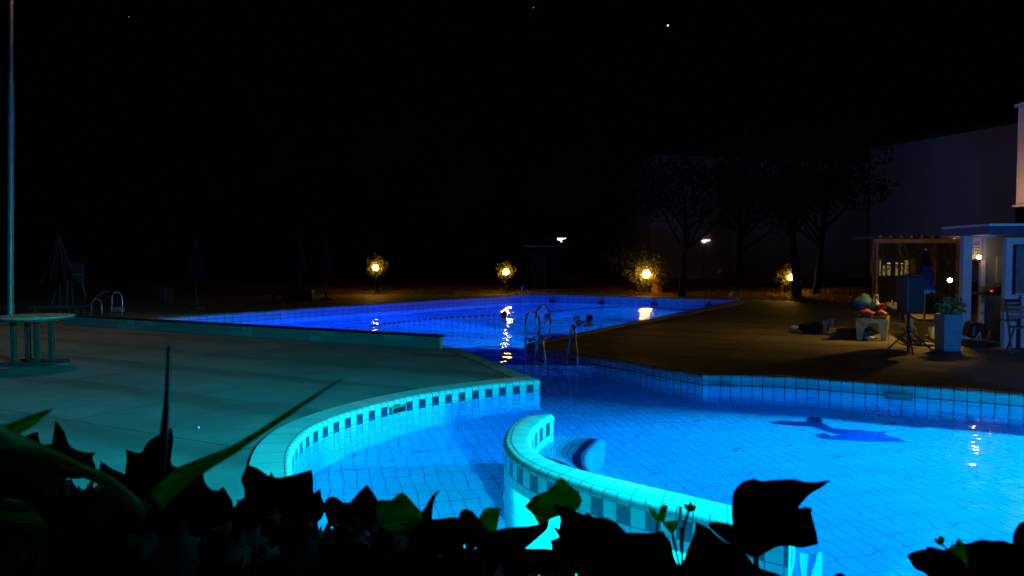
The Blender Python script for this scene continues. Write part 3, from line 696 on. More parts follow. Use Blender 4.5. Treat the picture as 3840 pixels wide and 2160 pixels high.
for i, (px, py, Y, r, br, lab, nl) in enumerate(lamps):
    p = far(px, py, Y); o = empty('garden_lamp', (p.x, p.y, DZ), label=lab, cat='garden lamp', group='garden lamps')
    mb = MB(); mb.lathe((0, 0, 0), [(.08, 0), (.06, .04), (.03, .06), (.028, p.z - DZ - r), (.06, p.z - DZ - r * .9)], 12); mb.build('post', m_dark, o, smooth=True)
    mb = MB(); mb.sphere((0, 0, p.z - DZ), r, 18, 12); mb.build('globe', m_globe, o, smooth=True)
    s = empty('shrub', (p.x, p.y + .3, DZ), label=['small shrub round the leftmost garden lamp', 'small shrub round the second garden lamp', 'large lit shrub arching over the brightest garden lamp', 'shrub round the garden lamp beside the tree trunk'][i], cat='shrub', group='shrubs round the garden lamps')
    mb = MB(); so = Vector(s.location)
    leafcloud(mb, p + Vector((0, .45, .05)), br * .85, nl // 2, .05, rng, (1, .6, 1.0), .2, (p, r * 1.9))
    leafcloud(mb, p + Vector((0, .0, .05)), br * .55, nl // 6, .05, rng, (1, .8, 1), .45, (p, r * 1.6))
    if i == 2:
        leafcloud(mb, p + Vector((-.6, .5, .55)), 1.0, 2600, .055, rng, (1.1, .6, .7), .1, (p, .3)); leafcloud(mb, p + Vector((.75, .4, -.1)), .6, 900, .05, rng, (.7, .5, 1), .1, (p, .3))
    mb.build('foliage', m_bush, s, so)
    mb = MB()
    for k in range(4):
        a = rng.uniform(0, 6.28); e = Vector((math.cos(a) * br * .5, math.sin(a) * .2 + .5, rng.uniform(.5, 1.1) * (p.z - DZ) + br * .5))
        mb.tube([(rng.uniform(-.1, .1), .45, 0), e * .5 + Vector((0, 0, .1)), e], [.02, .013, .006], 5)
    mb.build('stems', m_bark, s)
# plinth brick block by lamp 3
p = far(1652, 712, 32.6)
mb = MB(); mb.box((p.x, p.y, DZ + .45), (.42, .42, .9)); mb.box((p.x, p.y, DZ + .93), (.5, .5, .06))
o = mb.build('brick_pillar', M('orange_brick', (.35, .13, .05), .8, 0, .4, 9, .02), bevel=.01); tag(o, 'low orange brick pillar right of the brightest garden lamp', 'pillar')
# grass lit by the lamps
mb = MB(); rng = random.Random(8)
for (px, Y, n, rx, ry) in ((945, 33.0, 1500, 2.6, 2.2), (1273, 33.0, 1500, 2.6, 2.2), (1640, 31.4, 5000, 4.0, 2.8), (1990, 29.6, 3600, 3.6, 2.6), (2300, 26, 1200, 5, 3)):
    cx = far(px, 740, Y).x
    for _ in range(n):
        x = cx + rng.gauss(0, rx * .5); y = Y + rng.gauss(0, ry * .5)
        gz = lawn_z(x, y)
        if gz is None: continue
        h = rng.uniform(.05, .13); a = rng.uniform(0, 6.28); l = rng.uniform(-.05, .05)
        b = len(mb.v); mb.v += [Vector((x - .014 * math.cos(a), y - .014 * math.sin(a), gz - .01)), Vector((x + .014 * math.cos(a), y + .014 * math.sin(a), gz - .01)), Vector((x + l, y + l, gz + h))]; mb.face((b, b + 1, b + 2))
tag(mb.build('grass', m_grass), 'short rough grass on the lawn round the garden lamps', 'grass', kind='stuff')

# ------------------------------------------------------------------ trees
def tree(x, y, h, r, label, seed, trunk_r=.14, n=3500, forks=None, lean=0):
    rng = random.Random(seed); o = empty('tree', (x, y, DZ), label=label, cat='tree', group='trees beyond the pool')
    mb = MB(); th_ = h * .45
    mb.tube([(0, 0, -.05), (lean * .3, 0, th_ * .4), (lean, .05, th_), (lean * 1.2, 0, h * .8)], [trunk_r * 1.3, trunk_r, trunk_r * .8, .03], 9)
    tips = []
    for k in range(9):
        a = rng.uniform(0, 6.28); z0 = th_ * rng.uniform(.6, 1.15); L = r * rng.uniform(.6, .95)
        e = Vector((lean + math.cos(a) * L, math.sin(a) * L, z0 + rng.uniform(.4, 1) * (h - z0) * .7)); tips.append(e)
        mb.tube([(lean * .8, 0, z0), (lean + math.cos(a) * L * .45, math.sin(a) * L * .45, z0 + (e.z - z0) * .4), e], [trunk_r * .5, trunk_r * .3, .015], 6)
    mb.build('trunk', m_bark, o, smooth=True)
    mb = MB()
    for e in tips + [Vector((lean, 0, h * .85)), Vector((lean, 0, h * .65))]:
        leafcloud(mb, e, r * rng.uniform(.35, .6), n // 11, .10, rng, (1, 1, .75))
    mb.build('crown', m_tree, o)
for i, (px, Y, h, r, lab, tr, lean) in enumerate([
    (2006, 29.2, 7.0, 2.6, 'tree whose trunk stands against the garden lamp right of the pool', .15, -.3),
    (2052, 29.6, 6.5, 2.3, 'slimmer tree just right of the lamp beside the trunk', .12, .3),
    (1716, 30.8, 6.0, 2.2, 'thin dark tree between the brightest lamp and the right corner of the pool', .13, .1),
    (1500, 38.0, 8.0, 3.0, 'dark tree in the gap between the second and third garden lamps', .2, .2),
    (1120, 38.0, 9.0, 3.4, 'dark tree between the two left garden lamps', .2, 0),
    (640, 38.0, 9.0, 3.6, 'broad dark tree far behind the closed parasols', .22, 0),
    (1860, 40.0, 7.0, 2.6, 'dark tree in front of the lower hall behind lane 4', .18, 0)]):
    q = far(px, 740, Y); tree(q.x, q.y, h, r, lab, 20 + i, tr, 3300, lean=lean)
# lights seen through the leaves
def farlight(px, py, Y, r, label, c, s, kind='distant_lamp', n=1):
    p = far(px, py, Y); o = empty(kind, (p.x, p.y, DZ), label=label, cat='lamp', group='lamps beyond the trees')
    mb = MB(); mb.tube([(0, 0, 0), (0, 0, p.z - DZ - r)], .05, 8); mb.build('post', m_dark, o)
    mb = MB()
    for dx, dz, k in ((0, 0, 1), (-.9, .15, .75), (.9, .25, .6), (1.9, .4, .35), (.4, -.9, .5), (-2.0, .2, .35))[:n]: mb.sphere((dx * r * 1.6, 0, p.z - DZ + dz * r * 1.4), r * k, 10, 8, (1.3, 1, .8))
    mb.build('glow_bulbs', emit(kind + '_glow', c, s), o)
farlight(1409, 602, 44, .10, 'cluster of warm lamps high between the trees above the far wall', (1, .6, .3), 5, n=5)
farlight(1770, 607, 44, .11, 'warm lamp seen through leaves above lane 4', (1, .62, .3), 5, n=4)
farlight(1770, 583, 45, .055, 'tiny grey lamp just above the warm lamp over lane 4', (.7, .75, .7), .5, n=2)
farlight(2071, 534, 43, .07, 'small cold white lamp high in front of the lower hall', (.8, .95, 1), 1.5, n=3)
farlight(1342, 671, 36, .03, 'tiny grey glimmer on the blue hut', (.7, .75, .9), .25)
# stars
def star(px, py, r, s, label):
    p = far(px, py, 900); mb = MB(); mb.sphere((0, 0, 0), r, 8, 6); o = mb.build('star', emit('starlight', (.95, .97, 1), s)); o.location = p; tag(o, label, 'star', 'stars')
star(1680, 64, .95, 2.2, 'brightest star high in the black sky right of the middle'); star(1342, 19, .5, .5, 'faint star at the top edge near the middle')
star(324, 42, .5, .3, 'faint star in the glow right of the lamp post')

# ------------------------------------------------------------------ closed parasols, chairs and boxes on the far left
m_red = M('red_parasol_cloth', (.06, .0015, .003), .9, 0, .3, 6, spec=.05); m_whitec = M('white_parasol_cloth', (.035, .025, .035), .8)
m_pp = M('parasol_pole', (.04, .04, .045), .5)
def parasol(px, ybase, Y, h, rad, label, flare=0, cloth=None):
    g_ = far(px, ybase, Y); o = empty('closed_parasol', (g_.x, g_.y, DZ), label=label, cat='parasol', group='closed parasols')
    mb = MB(); mb.tube([(0, 0, 0), (0, 0, h)], .022, 8); mb.build('pole', m_pp, o)
    mb = MB(); mb.lathe((0, 0, 0), [(.24, 0), (.24, .06), (.05, .1), (.04, .3)], 16); mb.build('base', m_pp, o)
    rows = []; n = 8; zt = h - .06; zb = h * .42
    for k in range(9):
        s = k / 8; row = []
        for j in range(n * 4):
            a = 2 * math.pi * j / (n * 4); fold = .55 + .45 * abs(math.cos(a * n / 2))
            rr = .03 + rad * (s ** 1.1) * fold + flare * max(0, s - .8) * 5 * (.5 + .5 * math.cos(a * 3 + 1))
            row.append(Vector((rr * math.cos(a), rr * math.sin(a), lerp(zt, zb, s) + (.05 * math.cos(a * 4) if k == 8 else 0))))
        rows.append(row)
    mb = MB(); mb.quadgrid(rows, close=True); c_ = mb.build('canopy', cloth or m_red, o, smooth=True)
    mb = MB()
    for j in range(n):
        a = 2 * math.pi * j / n
        mb.tube([Vector((math.cos(a), math.sin(a), 0)) * (.035 + rad * (k / 8) ** 1.1 * 1.01) + Vector((0, 0, lerp(zt, zb, k / 8) + .004)) for k in range(9)], .007, 5)
    mb.build('seams', m_whitec, c_)
    return o
parasol(152, 778, 20.5, 2.25, .42, 'largest closed red parasol, furthest left behind the table', .0)
parasol(495, 772, 23.5, 2.2, .30, 'red parasol with a flared skirt above the left edge of the pool', .22)
parasol(755, 757, 28, 2.35, .30, 'closed red parasol left of a slimmer one beyond the pool', .06)
parasol(820, 757, 28.5, 2.35, .24, 'slimmest closed red parasol, nearest the leftmost garden lamp', .06)
m_bluep = M('blue_plastic', (.003, .008, .06), .7, spec=.1); m_greyp = M('grey_blue_cloth', (.025, .035, .06), .8); m_dim = M('dull_grey_metal', (.05, .05, .055), .6)
g_ = far(176, 772, 21); o = empty('lifeguard_chair', (g_.x, g_.y, DZ), R(-25), 'tall pale chair beside the largest closed parasol', 'chair')
mb = MB(); mb.box((0, 0, .95), (.5, .5, .05)); mb.build('seat', m_greyp, o)
mb = MB(); mb.box((0, .24, 1.25), (.5, .05, .5)); mb.build('backrest', m_greyp, o)
for s in (-1, 1):
    mb = MB(); mb.box((s * .26, 0, 1.15), (.04, .5, .04)); mb.box((s * .26, -.22, 1.05), (.035, .035, .2)); mb.build('armrest', m_dim, o)
    for q in (-1, 1): mb = MB(); mb.tube([(s * .34, q * .34, 0), (s * .24, q * .22, .93)], .025, 8); mb.build('leg', m_dim, o)
mb = MB(); mb.box((0, -.28, .45), (.56, .1, .03)); mb.build('step', m_dim, o)
g_ = far(410, 745, 27); o = empty('storage_chest', (g_.x, g_.y, DZ), R(-20), 'blue lidded chest beyond the left edge of the pool', 'chest')
mb = MB(); mb.box((0, 0, .30), (.55, .45, .6), taper=1.04); mb.build('box', m_greyp, o, bevel=.02)
mb = MB(); mb.box((0, 0, .72), (.60, .5, .22)); mb.build('lid', m_bluep, o, bevel=.03)
def lounger(px, py, Y, rz, label, mat):
    g_ = far(px, py, Y); o = empty('sun_lounger', (g_.x, g_.y, DZ), rz, label, 'sun lounger', 'loungers left of the pool')
    mb = MB(); mb.box((0, 0, .3), (1.3, .6, .06)); mb.build('seat', mat, o, bevel=.02)
    mb = MB(); mb.box((.9, 0, .5), (.7, .6, .05), rot=Euler((0, R(-38), 0))); mb.build('backrest', mat, o, bevel=.02)
    for x in (-.5, .5):
        for y in (-.25, .25): mb = MB(); mb.box((x, y, .135), (.05, .05, .27)); mb.build('leg', m_dim, o)
lounger(655, 752, 28, R(8), 'dim blue lounger beyond the pool left of the closed parasols', m_greyp); lounger(150, 787, 20, R(15), 'dim pale lounger behind the left part of the low wall', m_greyp)
g_ = far(750, 750, 28.2); o = empty('white_planter', (g_.x, g_.y, DZ), 0, 'low pale planter box at the foot of the closed parasols', 'planter')
mb = MB(); mb.box((0, 0, .2), (1.1, .4, .4), taper=1.05); mb.build('box', m_dim, o, bevel=.02)
mb = MB(); leafcloud(mb, (0, 0, .5), .35, 260, .05, random.Random(3), (1.3, .5, .6)); mb.build('foliage', m_tree, o)
g_ = far(1372, 735, 36); o = empty('garden_hut', (g_.x, g_.y, DZ), R(-5), 'dark blue hut behind the far wall near lane 1', 'hut')
mb = MB(); mb.box((0, 0, 1.1), (1.7, 1.3, 2.2)); mb.build('wall', M('dark_blue_boards', (.002, .003, .014), .9, spec=.03), o)
mb = MB(); mb.box((0, 0, 2.25), (1.95, 1.55, .08), rot=Euler((R(4), 0, 0))); mb.build('roof', m_dark, o)
mb = MB(); mb.box((-.3, -.66, .95), (.7, .03, 1.85)); d_ = mb.build('door', m_bluep, o); mb = MB(); mb.box((-.02, -.69, 1.0), (.03, .03, .12)); mb.build('handle', m_steel, d_)
g_ = far(1388, 607, 43.5); o = empty('wall_board', (g_.x, g_.y, DZ), 0, 'small brown board below the cluster of warm lamps', 'board')
mb = MB(); mb.box((0, 0, g_.z - DZ), (.65, .04, .5)); mb.build('panel', M('brown_board', (.12, .06, .03), .7), o)
mb = MB(); mb.box((0, .04, (g_.z - DZ) / 2), (.06, .04, g_.z - DZ)); mb.build('post', m_dark, o)
# stone seen behind rails
g_ = at(434, 795, .3); mb = MB(); mb.sphere((0, 0, 0), .16, 14, 9, (1.2, .9, .55)); o = mb.build('boulder', M('pale_stone', (.22, .19, .15), .9, 0, .3, 8, .03), smooth=True); gg = far(296, 793, 19.9); o.location = (gg.x, gg.y, DZ + .22); tag(o, 'pale rounded bundle between the low bowed rails behind the low wall', 'bundle')

# ------------------------------------------------------------------ halls at the right
m_hall = NT('rendered_hall_wall'); t = m_hall; o_ = t.obj(); t.bsdf(t.mix(t.noise(o_, .4, 5), (.34, .34, .36), (.44, .44, .47)), .85, 0, t.noise(o_, 18, 3), .01); m_hall = t.m
def hall(name, pts, z1, label, cat):
    o = empty(name, (pts[0][0], pts[0][1], DZ), label=label, cat=cat); L0 = o.location
    mb = MB(); mb.prism(pts, 0, z1); mb.build('wall', m_hall, o, (L0.x, L0.y, -DZ + 0))
    mb = MB(); cx = sum(p[0] for p in pts) / len(pts); cy_ = sum(p[1] for p in pts) / len(pts)
    mb.prism([(cx + (p[0] - cx) * 1.012, cy_ + (p[1] - cy_) * 1.012) for p in pts], z1 + .003, z1 + .22); mb.build('roof', M('dark_roof_edge', (.05, .035, .045), .8), o, (L0.x, L0.y, -DZ))
    return o
a = far(2190, 385, 45); b = far(2560, 328, 36.6)
hall('sports_hall', [(a.x, a.y), (b.x, b.y), (b.x + 12, b.y + 9), (a.x + 12, a.y + 12)], a.z, 'large plain windowless hall rising behind the kiosk at the right', 'building')
c_ = far(2186, 419, 46.5); d_ = far(1640, 402, 43.2)
hall('low_hall', [(d_.x, d_.y), (c_.x, c_.y), (c_.x + 2, c_.y + 10), (d_.x, d_.y + 12)], c_.z, 'lower dark hall behind the trees above lane 4', 'building')
# white box on a red column
Yt = 19; q = far(2550, 515, Yt); q2 = far(2553, 270, Yt); zb = far(2550, 515, Yt + 2.2).z; zt = far(2553, 270, Yt + 2.2).z
zt_tower = zt + .08
q = Vector((far(2550, 515, Yt + 2.25).x, Yt, zb))
root = empty('slide_tower', (q.x + 1.1, Yt + 1.1, DZ), label='white box on a red column cut by the right edge of the photo', cat='tower')
mb = MB(); mb.box((.02, 0, (zb + zt) / 2 - DZ), (2.2, 2.2, zt - zb)); mb.build('box', M('white_panel', (.72, .70, .72), .6, 0, .08, 2), root, bevel=.015)
mb = MB(); mb.box((0, 0, zt - DZ + .04), (2.32, 2.32, .075)); mb.build('roof_rim', m_white, root)
mb = MB(); mb.box((0, 0, zb - DZ - .035), (2.3, 2.3, .06)); mb.build('base_rim', m_white, root)
mb = MB(); mb.box((-.0, 0, (zb - DZ) / 2 - .035), (1.85, 1.85, zb - DZ - .07)); mb.build('column', M('red_column', (.45, .05, .015), .6), root)
lamp_area('tower_warm_fill', (q.x - 2.4, Yt + .8, 2.4), (q.x, Yt + 1.6, 3.6), .2, 6, (1, .45, .2), 60)  # added warm fill for the white box, no fitting here

# ------------------------------------------------------------------ kiosk
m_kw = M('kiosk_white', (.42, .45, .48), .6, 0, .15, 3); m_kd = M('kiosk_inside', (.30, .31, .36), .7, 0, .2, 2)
Yk = 13.4
def kb(mb, x0, y0, x1, y1, Y, dep):      # a box seen between two pixel corners, front face at depth Y
    a = far(x0, y0, Y); b = far(x1, y1, Y); mb.box(((a.x + b.x) / 2, Y + dep / 2, (a.z + b.z) / 2), (abs(b.x - a.x), dep, abs(a.z - b.z)))
base = far(2500, 878, Yk); root = empty('kiosk', (base.x, Yk, DZ), label='white open fronted kiosk with a flat projecting roof at the right edge', cat='kiosk'); O = root.location
mb = MB(); a = far(2490, 567, 13.0); mb.box(((a.x + 13.0) / 2, 13.72, a.z - .085), (13.0 - a.x, 1.44, .15)); rf = mb.build('roof', M('blue_fascia', (.05, .06, .11), .5), root, O, bevel=.01)
mb = MB(); mb.box(((a.x + 13.0) / 2, 13.72, a.z + .012), (13.03 - a.x, 1.47, .04)); mb.build('roof_edge', m_white, rf, O)
mb = MB(); kb(mb, 2425, 586, 2441, 858, 13.95, .12); mb.build('post', m_kw, root, O, bevel=.008)
mb = MB(); kb(mb, 2443, 588, 2533, 597, Yk + .35, .1); mb.build('beam', m_kw, root, O)
mb = MB(); kb(mb, 2533, 597, 2640, 880, Yk - .15, .12); fw = mb.build('front_panel', m_kw, root, O, bevel=.008)
mb = MB(); kb(mb, 2554, 618, 2660, 738, Yk - .164, .01); mb.build('shutter', M('grey_shutter', (.13, .13, .14), .6), fw, O)
mb = MB(); kb(mb, 2552, 615, 2662, 618, Yk - .18, .03); kb(mb, 2551, 618, 2554, 741, Yk - .18, .03); mb.build('shutter_frame', m_dark, fw, O)
mb = MB(); kb(mb, 2471, 598, 2536, 860, Yk + .9, .08); kb(mb, 2441, 596, 2471, 655, Yk + .9, .08); kb(mb, 2441, 828, 2471, 860, Yk + .9, .08); mb.build('back_wall', m_kd, root, O)
mb = MB(); kb(mb, 2508, 645, 2530, 800, Yk + .86, .03); mb.build('white_panel', m_kw, root, O)
mb = MB()
for i in range(3):
    for j in range(4): kb(mb, 2450 + i * 5, 617 + j * 7, 2453.4 + i * 5, 621 + j * 7, Yk + .86, .03)
mb.build('vent', M('warm_vent', (.45, .38, .30), .6), root, O)
mb = MB(); kb(mb, 2470, 655, 2475, 830, Yk + .86, .03); kb(mb, 2441, 822, 2473, 829, Yk + .78, .1); mb.build('window_frame', M('lit_frame', (.55, .5, .4), .6), root, O)
mb = MB(); kb(mb, 2476, 736, 2536, 743, Yk + .45, .4); mb.build('shelf', m_dark, root, O)
mb = MB(); kb(mb, 2441, 862, 2540, 884, Yk - .05, 1.0); mb.build('plinth', m_dark, root, O)
mb = MB(); kb(mb, 2400, 588, 2424, 600, 14.5, .1); mb.build('soffit_board', M('ochre_board', (.4, .32, .15), .7), root, O)
p = far(2463, 647, Yk + .7); o = empty('wall_lamp', (p.x, p.y, p.z), label='round warm lamp on the back wall inside the kiosk', cat='lamp')
mb = MB(); mb.sphere((0, 0, 0), .036, 14, 10); mb.build('globe', emit('kiosk_lamp_glow', (1, .6, .16), 60), o, smooth=True)
mb = MB(); mb.lathe((0, 0, -.1), [(.03, 0), (.03, .05), (.015, .07)], 10); mb.box((0, .08, -.05), (.03, .16, .03)); mb.build('holder', M('red_holder', (.25, .03, .02), .6), o)
p = far(2488, 731, Yk + .5); o = empty('cash_register', (p.x, p.y, p.z - .035), label='black device with a red light on the kiosk shelf', cat='device')
mb = MB(); mb.box((0, 0, .02), (.16, .14, .05)); mb.build('body', m_dark, o, bevel=.01); mb = MB(); mb.box((0, -.075, .03), (.035, .01, .02)); mb.build('indicator_light', emit('red_led', (1, .02, .03), 4), o)
# seated figure-sized dark jug on the shelf
p = far(2510, 742, Yk + .5); o = empty('kettle', (p.x, p.y, p.z + .0), label='dark kettle standing on the kiosk shelf near the red light', cat='kettle')
mb = MB(); mb.lathe((0, 0, 0), [(.001, 0), (.075, 0), (.085, .06), (.07, .13), (.04, .16), (.001, .165)], 16); mb.build('body', m_dark, o, smooth=True)
mb = MB(); mb.tube([(-.06, 0, .13), (-.05, 0, .21), (.05, 0, .21), (.06, 0, .13)], .01, 6); mb.build('handle', m_dark, o, smooth=True)
p = far(2458, 862, Yk + .25); o = empty('bag', (p.x, p.y, DZ + .14), label='dark bag with two pale straps on the kiosk floor', cat='bag')
mb = MB(); mb.box((0, 0, .14), (.36, .2, .28), taper=.7); mb.build('body', m_dark, o, bevel=.06)
mb = MB(); mb.tube([(-.1, -.13, .0), (-.05, -.15, .12), (-.02, -.13, .0)], .012, 6); mb.tube([(.1, -.12, 0), (.14, -.13, .14), (.16, -.1, 0)], .012, 6); mb.build('strap', m_white, o)

# ------------------------------------------------------------------ garden room behind the pergola
m_win = emit('lit_window_glass', (1, .72, .22), .16); m_beam = M('pergola_wood', (.16, .10, .05), .8, 0, .3, 6)
g_ = far(2255, 720, 26); root = empty('garden_room', (g_.x, 26, DZ), label='low building with lit yellow windows behind the pergola', cat='building'); O = root.location
mb = MB(); kb(mb, 2205, 610, 2420, 652, 26, .3); kb(mb, 2205, 694, 2420, 745, 26, .3); kb(mb, 2303, 652, 2420, 694, 26, .3); kb(mb, 2200, 652, 2212, 694, 26, .3); mb.build('wall', M('room_wall', (.16, .12, .06), .9), root, O)
for (x0, x1, y0) in ((2213, 2219, 655), (2222, 2230, 668), (2231, 2243, 668), (2254, 2274, 668), (2277, 2288, 655)):
    mb = MB(); kb(mb, x0, y0, x1, 693, 26.05, .03); wf = mb.build('window', m_win, root, O)
    mb = MB(); kb(mb, x0 - 1, y0 - 1.5, x1 + 1, y0, 25.95, .08); kb(mb, x0 - 1, 693, x1 + 1, 694.5, 25.95, .08); kb(mb, x1, y0, x1 + 1.2, 693, 25.95, .08); mb.build('frame', m_beam, wf, O)
mb = MB(); kb(mb, 2233, 661, 2240, 664, 25.98, .03); kb(mb, 2254, 661, 2272, 664, 25.98, .03); mb.build('lit_transom', emit('transom_glow', (1, .8, .35), .45), root, O)
g_ = far(2300, 770, 19); root = empty('pergola', (g_.x, 19, DZ), label='wooden pergola with thin posts left of the kiosk', cat='pergola'); O = root.location
for (x0, x1, Y) in ((2203, 2208, 19), (2408, 2422, 19.2), (2262, 2265, 20.2), (2350, 2354, 20.2)):
    a = far(x0, 610, Y); b = far(x1, 610, Y); mb = MB(); mb.box(((a.x + b.x) / 2, Y, (a.z + DZ) / 2), (b.x - a.x, .09, a.z - DZ)); mb.build('post', m_beam, root, O)
mb = MB(); kb(mb, 2198, 601, 2425, 611, 18.9, .1); kb(mb, 2198, 602, 2425, 610, 20.2, .1); mb.build('beam', m_beam, root, O)
mb = MB()
for k in range(9):
    a = far(2205 + k * 26, 599, 19); mb.box((a.x, 19.55, a.z + .03), (.06, 1.5, .07))
mb.build('rafters', m_beam, root, O)
mb = MB(); rng = random.Random(5)
for k in range(26):
    a = far(rng.uniform(2210, 2400), 612, rng.uniform(18.8, 21)); L = rng.uniform(.2, .9)
    pts = [a, a + Vector((rng.uniform(-.1, .1), 0, -L * .5)), a + Vector((rng.uniform(-.3, .3), 0, -L))]; mb.tube(pts, [.012, .008, .004], 5)
    leafcloud(mb, pts[2], .22, 22, .04, rng)
mb.build('climbing_vine', m_bush, root, O)
# small warm lamp in the plants and the light it throws on the benches
p = far(2390, 705, 17.5); o = empty('garden_lamp', (p.x, p.y, DZ), label='small low lamp in the planting left of the kiosk', cat='garden lamp', group='garden lamps')
mb = MB(); mb.tube([(0, 0, 0), (0, 0, p.z - DZ - .04)], .02, 8); mb.build('post', m_dark, o); mb = MB(); mb.sphere((0, 0, p.z - DZ), .045, 14, 10); mb.build('globe', emit('planting_lamp_glow', (1, .58, .14), 380), o, smooth=True)
lamp_area('kiosk_soffit_light', (8.66, 14.45, 2.1), (7.0, 14.7, .1), .12, 32, (1, .52, .08), 120)
# leafy planting
def planting(px, py, Y, h, n, label, seed):
    g_ = far(px, py, Y); rng = random.Random(seed); o = empty('leafy_plant', (g_.x, g_.y, DZ), label=label, cat='plant', group='plants in the bed by the kiosk')
    mb = MB(); st = MB()
    for k in range(n):
        a = rng.uniform(0, 6.28); L = h * rng.uniform(.5, 1); e = Vector((math.cos(a) * L * .55, math.sin(a) * L * .3, L)); m_ = e * .5 + Vector((0, 0, L * .12))
        st.tube([(0, 0, 0), m_, e], [.01, .007, .003], 4)
        for s in (.35, .5, .65, .8, .95):
            p = (1 - s) ** 2 * Vector((0, 0, 0)) + 2 * s * (1 - s) * m_ + s * s * e; q = Euler((rng.uniform(-.8, .8), rng.uniform(-.8, .8), rng.uniform(0, 6.3))).to_matrix(); z = rng.uniform(.07, .15)
            b = len(mb.v); mb.v += [p + q @ Vector(v) for v in ((0, 0, 0), (z * .6, -z * .3, .02), (z * 1.6, 0, -.02), (z * .6, z * .3, .02))]; mb.face((b, b + 1, b + 2, b + 3))
    mb.build('foliage', m_bush, o); st.build('stems', m_stem, o)
planting(2310, 792, 16.5, 1.0, 26, 'yellow lit leafy plant behind the speaker stand', 1); planting(2338, 790, 16.3, 1.15, 26, 'taller leafy plant behind the dark parasol', 2); planting(2290, 794, 16.8, .7, 18, 'lowest leafy plant left of the parasol pole', 3)
g_ = far(2390, 640, 16); mb = MB()
for k in range(3):
    s0 = far(2376, 700, 16); mb.tube(catmull([s0, far(2384 + k * 3, 668 - k * 7, 16), far(2410 + k * 3, 652 - k * 4, 16), far(2460, 668 - k * 3, 16)], 5), .006, 5)
o = mb.build('cane_arch', m_stem); tag(o, 'thin arching canes curving from the pergola post towards the kiosk lamp', 'plant')

# ------------------------------------------------------------------ benches
m_conc = M('yellow_lit_concrete', (.62, .52, .18), .8, 0, .15, 10, .004); m_seatw = M('dark_bench_wood', (.06, .04, .025), .7)  # leg concrete tinted yellow in place of warm lamp light
def bench(px, py, Y, rz, label, L=1.5):
    g_ = far(px, py, Y); o = empty('bench', (g_.x, g_.y, DZ), rz, label, 'bench', 'pale legged benches')
    for s in (-1, 1):
        mb = MB()
        for q in (-1, 1):
            b = len(mb.v); x = s * (L / 2 - .07)
            pr = [(q * .26, 0), (q * .17, 0), (q * .11, .33), (0, .33), (0, .43), (q * .29, .43)]
            mb.v += [Vector((x - .05, y, z)) for y, z in pr] + [Vector((x + .05, y, z)) for y, z in pr]
            tr = tessellate_polygon([[Vector((y, z, 0)) for y, z in pr]])
            for t3 in tr: mb.face([b + i for i in t3]); mb.face([b + 6 + i for i in t3])
            for i in range(6): j = (i + 1) % 6; mb.face((b + i, b + j, b + 6 + j, b + 6 + i))
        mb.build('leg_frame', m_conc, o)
    mb = MB()
    for k in range(4): mb.box((0, -.2 + k * .135, .45), (L, .11, .035))
    mb.build('seat', m_seatw, o)
    return o
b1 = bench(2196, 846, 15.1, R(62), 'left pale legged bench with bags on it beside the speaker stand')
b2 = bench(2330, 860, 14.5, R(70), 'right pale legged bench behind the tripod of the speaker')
def sack(px, py, Y, size, mat, label, cat, name='bag', z=None, rz=0, group=None, strap=None, squash=.9):
    g_ = far(px, py, Y); z = g_.z if z is None else z; o = empty(name, (g_.x, g_.y, z), rz, label, cat, group)
    mb = MB(); rng = random.Random(int(px * 7 + py)); seg = 18; rows = []
    for i in range(11):
        s = i / 10; r_ = (math.sin(math.pi * (.04 + .92 * s)) ** .6)
        rows.append([Vector((size[0] / 2 * r_ * math.cos(a) * (1 + .12 * rng.uniform(-1, 1) + .14 * math.sin(5 * a + 7 * s + px)), size[1] / 2 * r_ * math.sin(a) * (1 + .12 * rng.uniform(-1, 1) + .14 * math.sin(4 * a - 6 * s)), size[2] * (s ** .8) * (1 + .16 * math.cos(2 * a + px)) + .05 * size[2] * rng.uniform(-1, 1))) for a in [2 * math.pi * k / seg for k in range(seg)]])
    mb.quadgrid(rows, close=True); b = len(mb.v); mb.face(range(b - seg, b)); mb.face(range(b - 11 * seg, b - 10 * seg)); mb.build('body' , mat, o, smooth=True)
    if strap:
        mb = MB(); mb.tube(catmull([(-size[0] * .3, 0, size[2] * .9), (-size[0] * .2, -.03, size[2] * 1.35), (size[0] * .2, -.03, size[2] * 1.4), (size[0] * .3, 0, size[2] * .9)], 5), .012, 6); mb.build('strap', strap, o, smooth=True)
    return o
c_ = lambda n, k: M(n, k, .8, 0, .3, 14, .01)
m_tealb = c_('teal_fabric', (.03, .14, .18)); m_wg = c_('pale_green_bag', (.42, .5, .32)); m_redb = c_('red_bag_fabric', (.5, .02, .02)); m_or = c_('orange_towel', (.5, .17, .03)); m_blk = c_('black_bag_fabric', (.02, .018, .02)); m_grn = c_('green_towel', (.12, .3, .05)); m_redt = c_('red_cloth', (.35, .06, .05)); m_wt = c_('white_towel', (.6, .5, .4))
Zs = DZ + .47
sack(2172, 790, 15.3, (.55, .4, .36), m_tealb, 'dark teal bag at the back of the left bench', 'bag', z=Zs)
sack(2201, 792, 14.95, (.17, .16, .28), m_wg, 'pale green carrier bag leaning on the teal bag', 'bag', z=Zs, strap=m_wg)
sack(2226, 790, 14.8, (.34, .25, .14), m_redb, 'bright red bag on top of the black one', 'bag', z=far(2226, 783, 14.8).z, strap=None)
sack(2243, 810, 14.75, (.42, .3, .24), m_blk, 'black bag under the red one on the left bench', 'bag', z=Zs)
p = far(2240, 770, 14.75); mb = MB(); mb.tube([(0, 0, 0), (.03, 0, .14)], .014, 8); o = mb.build('drinking_straw', m_wt); o.location = (p.x, p.y, p.z - .02); tag(o, 'white stick poking out of the red bag', 'stick')
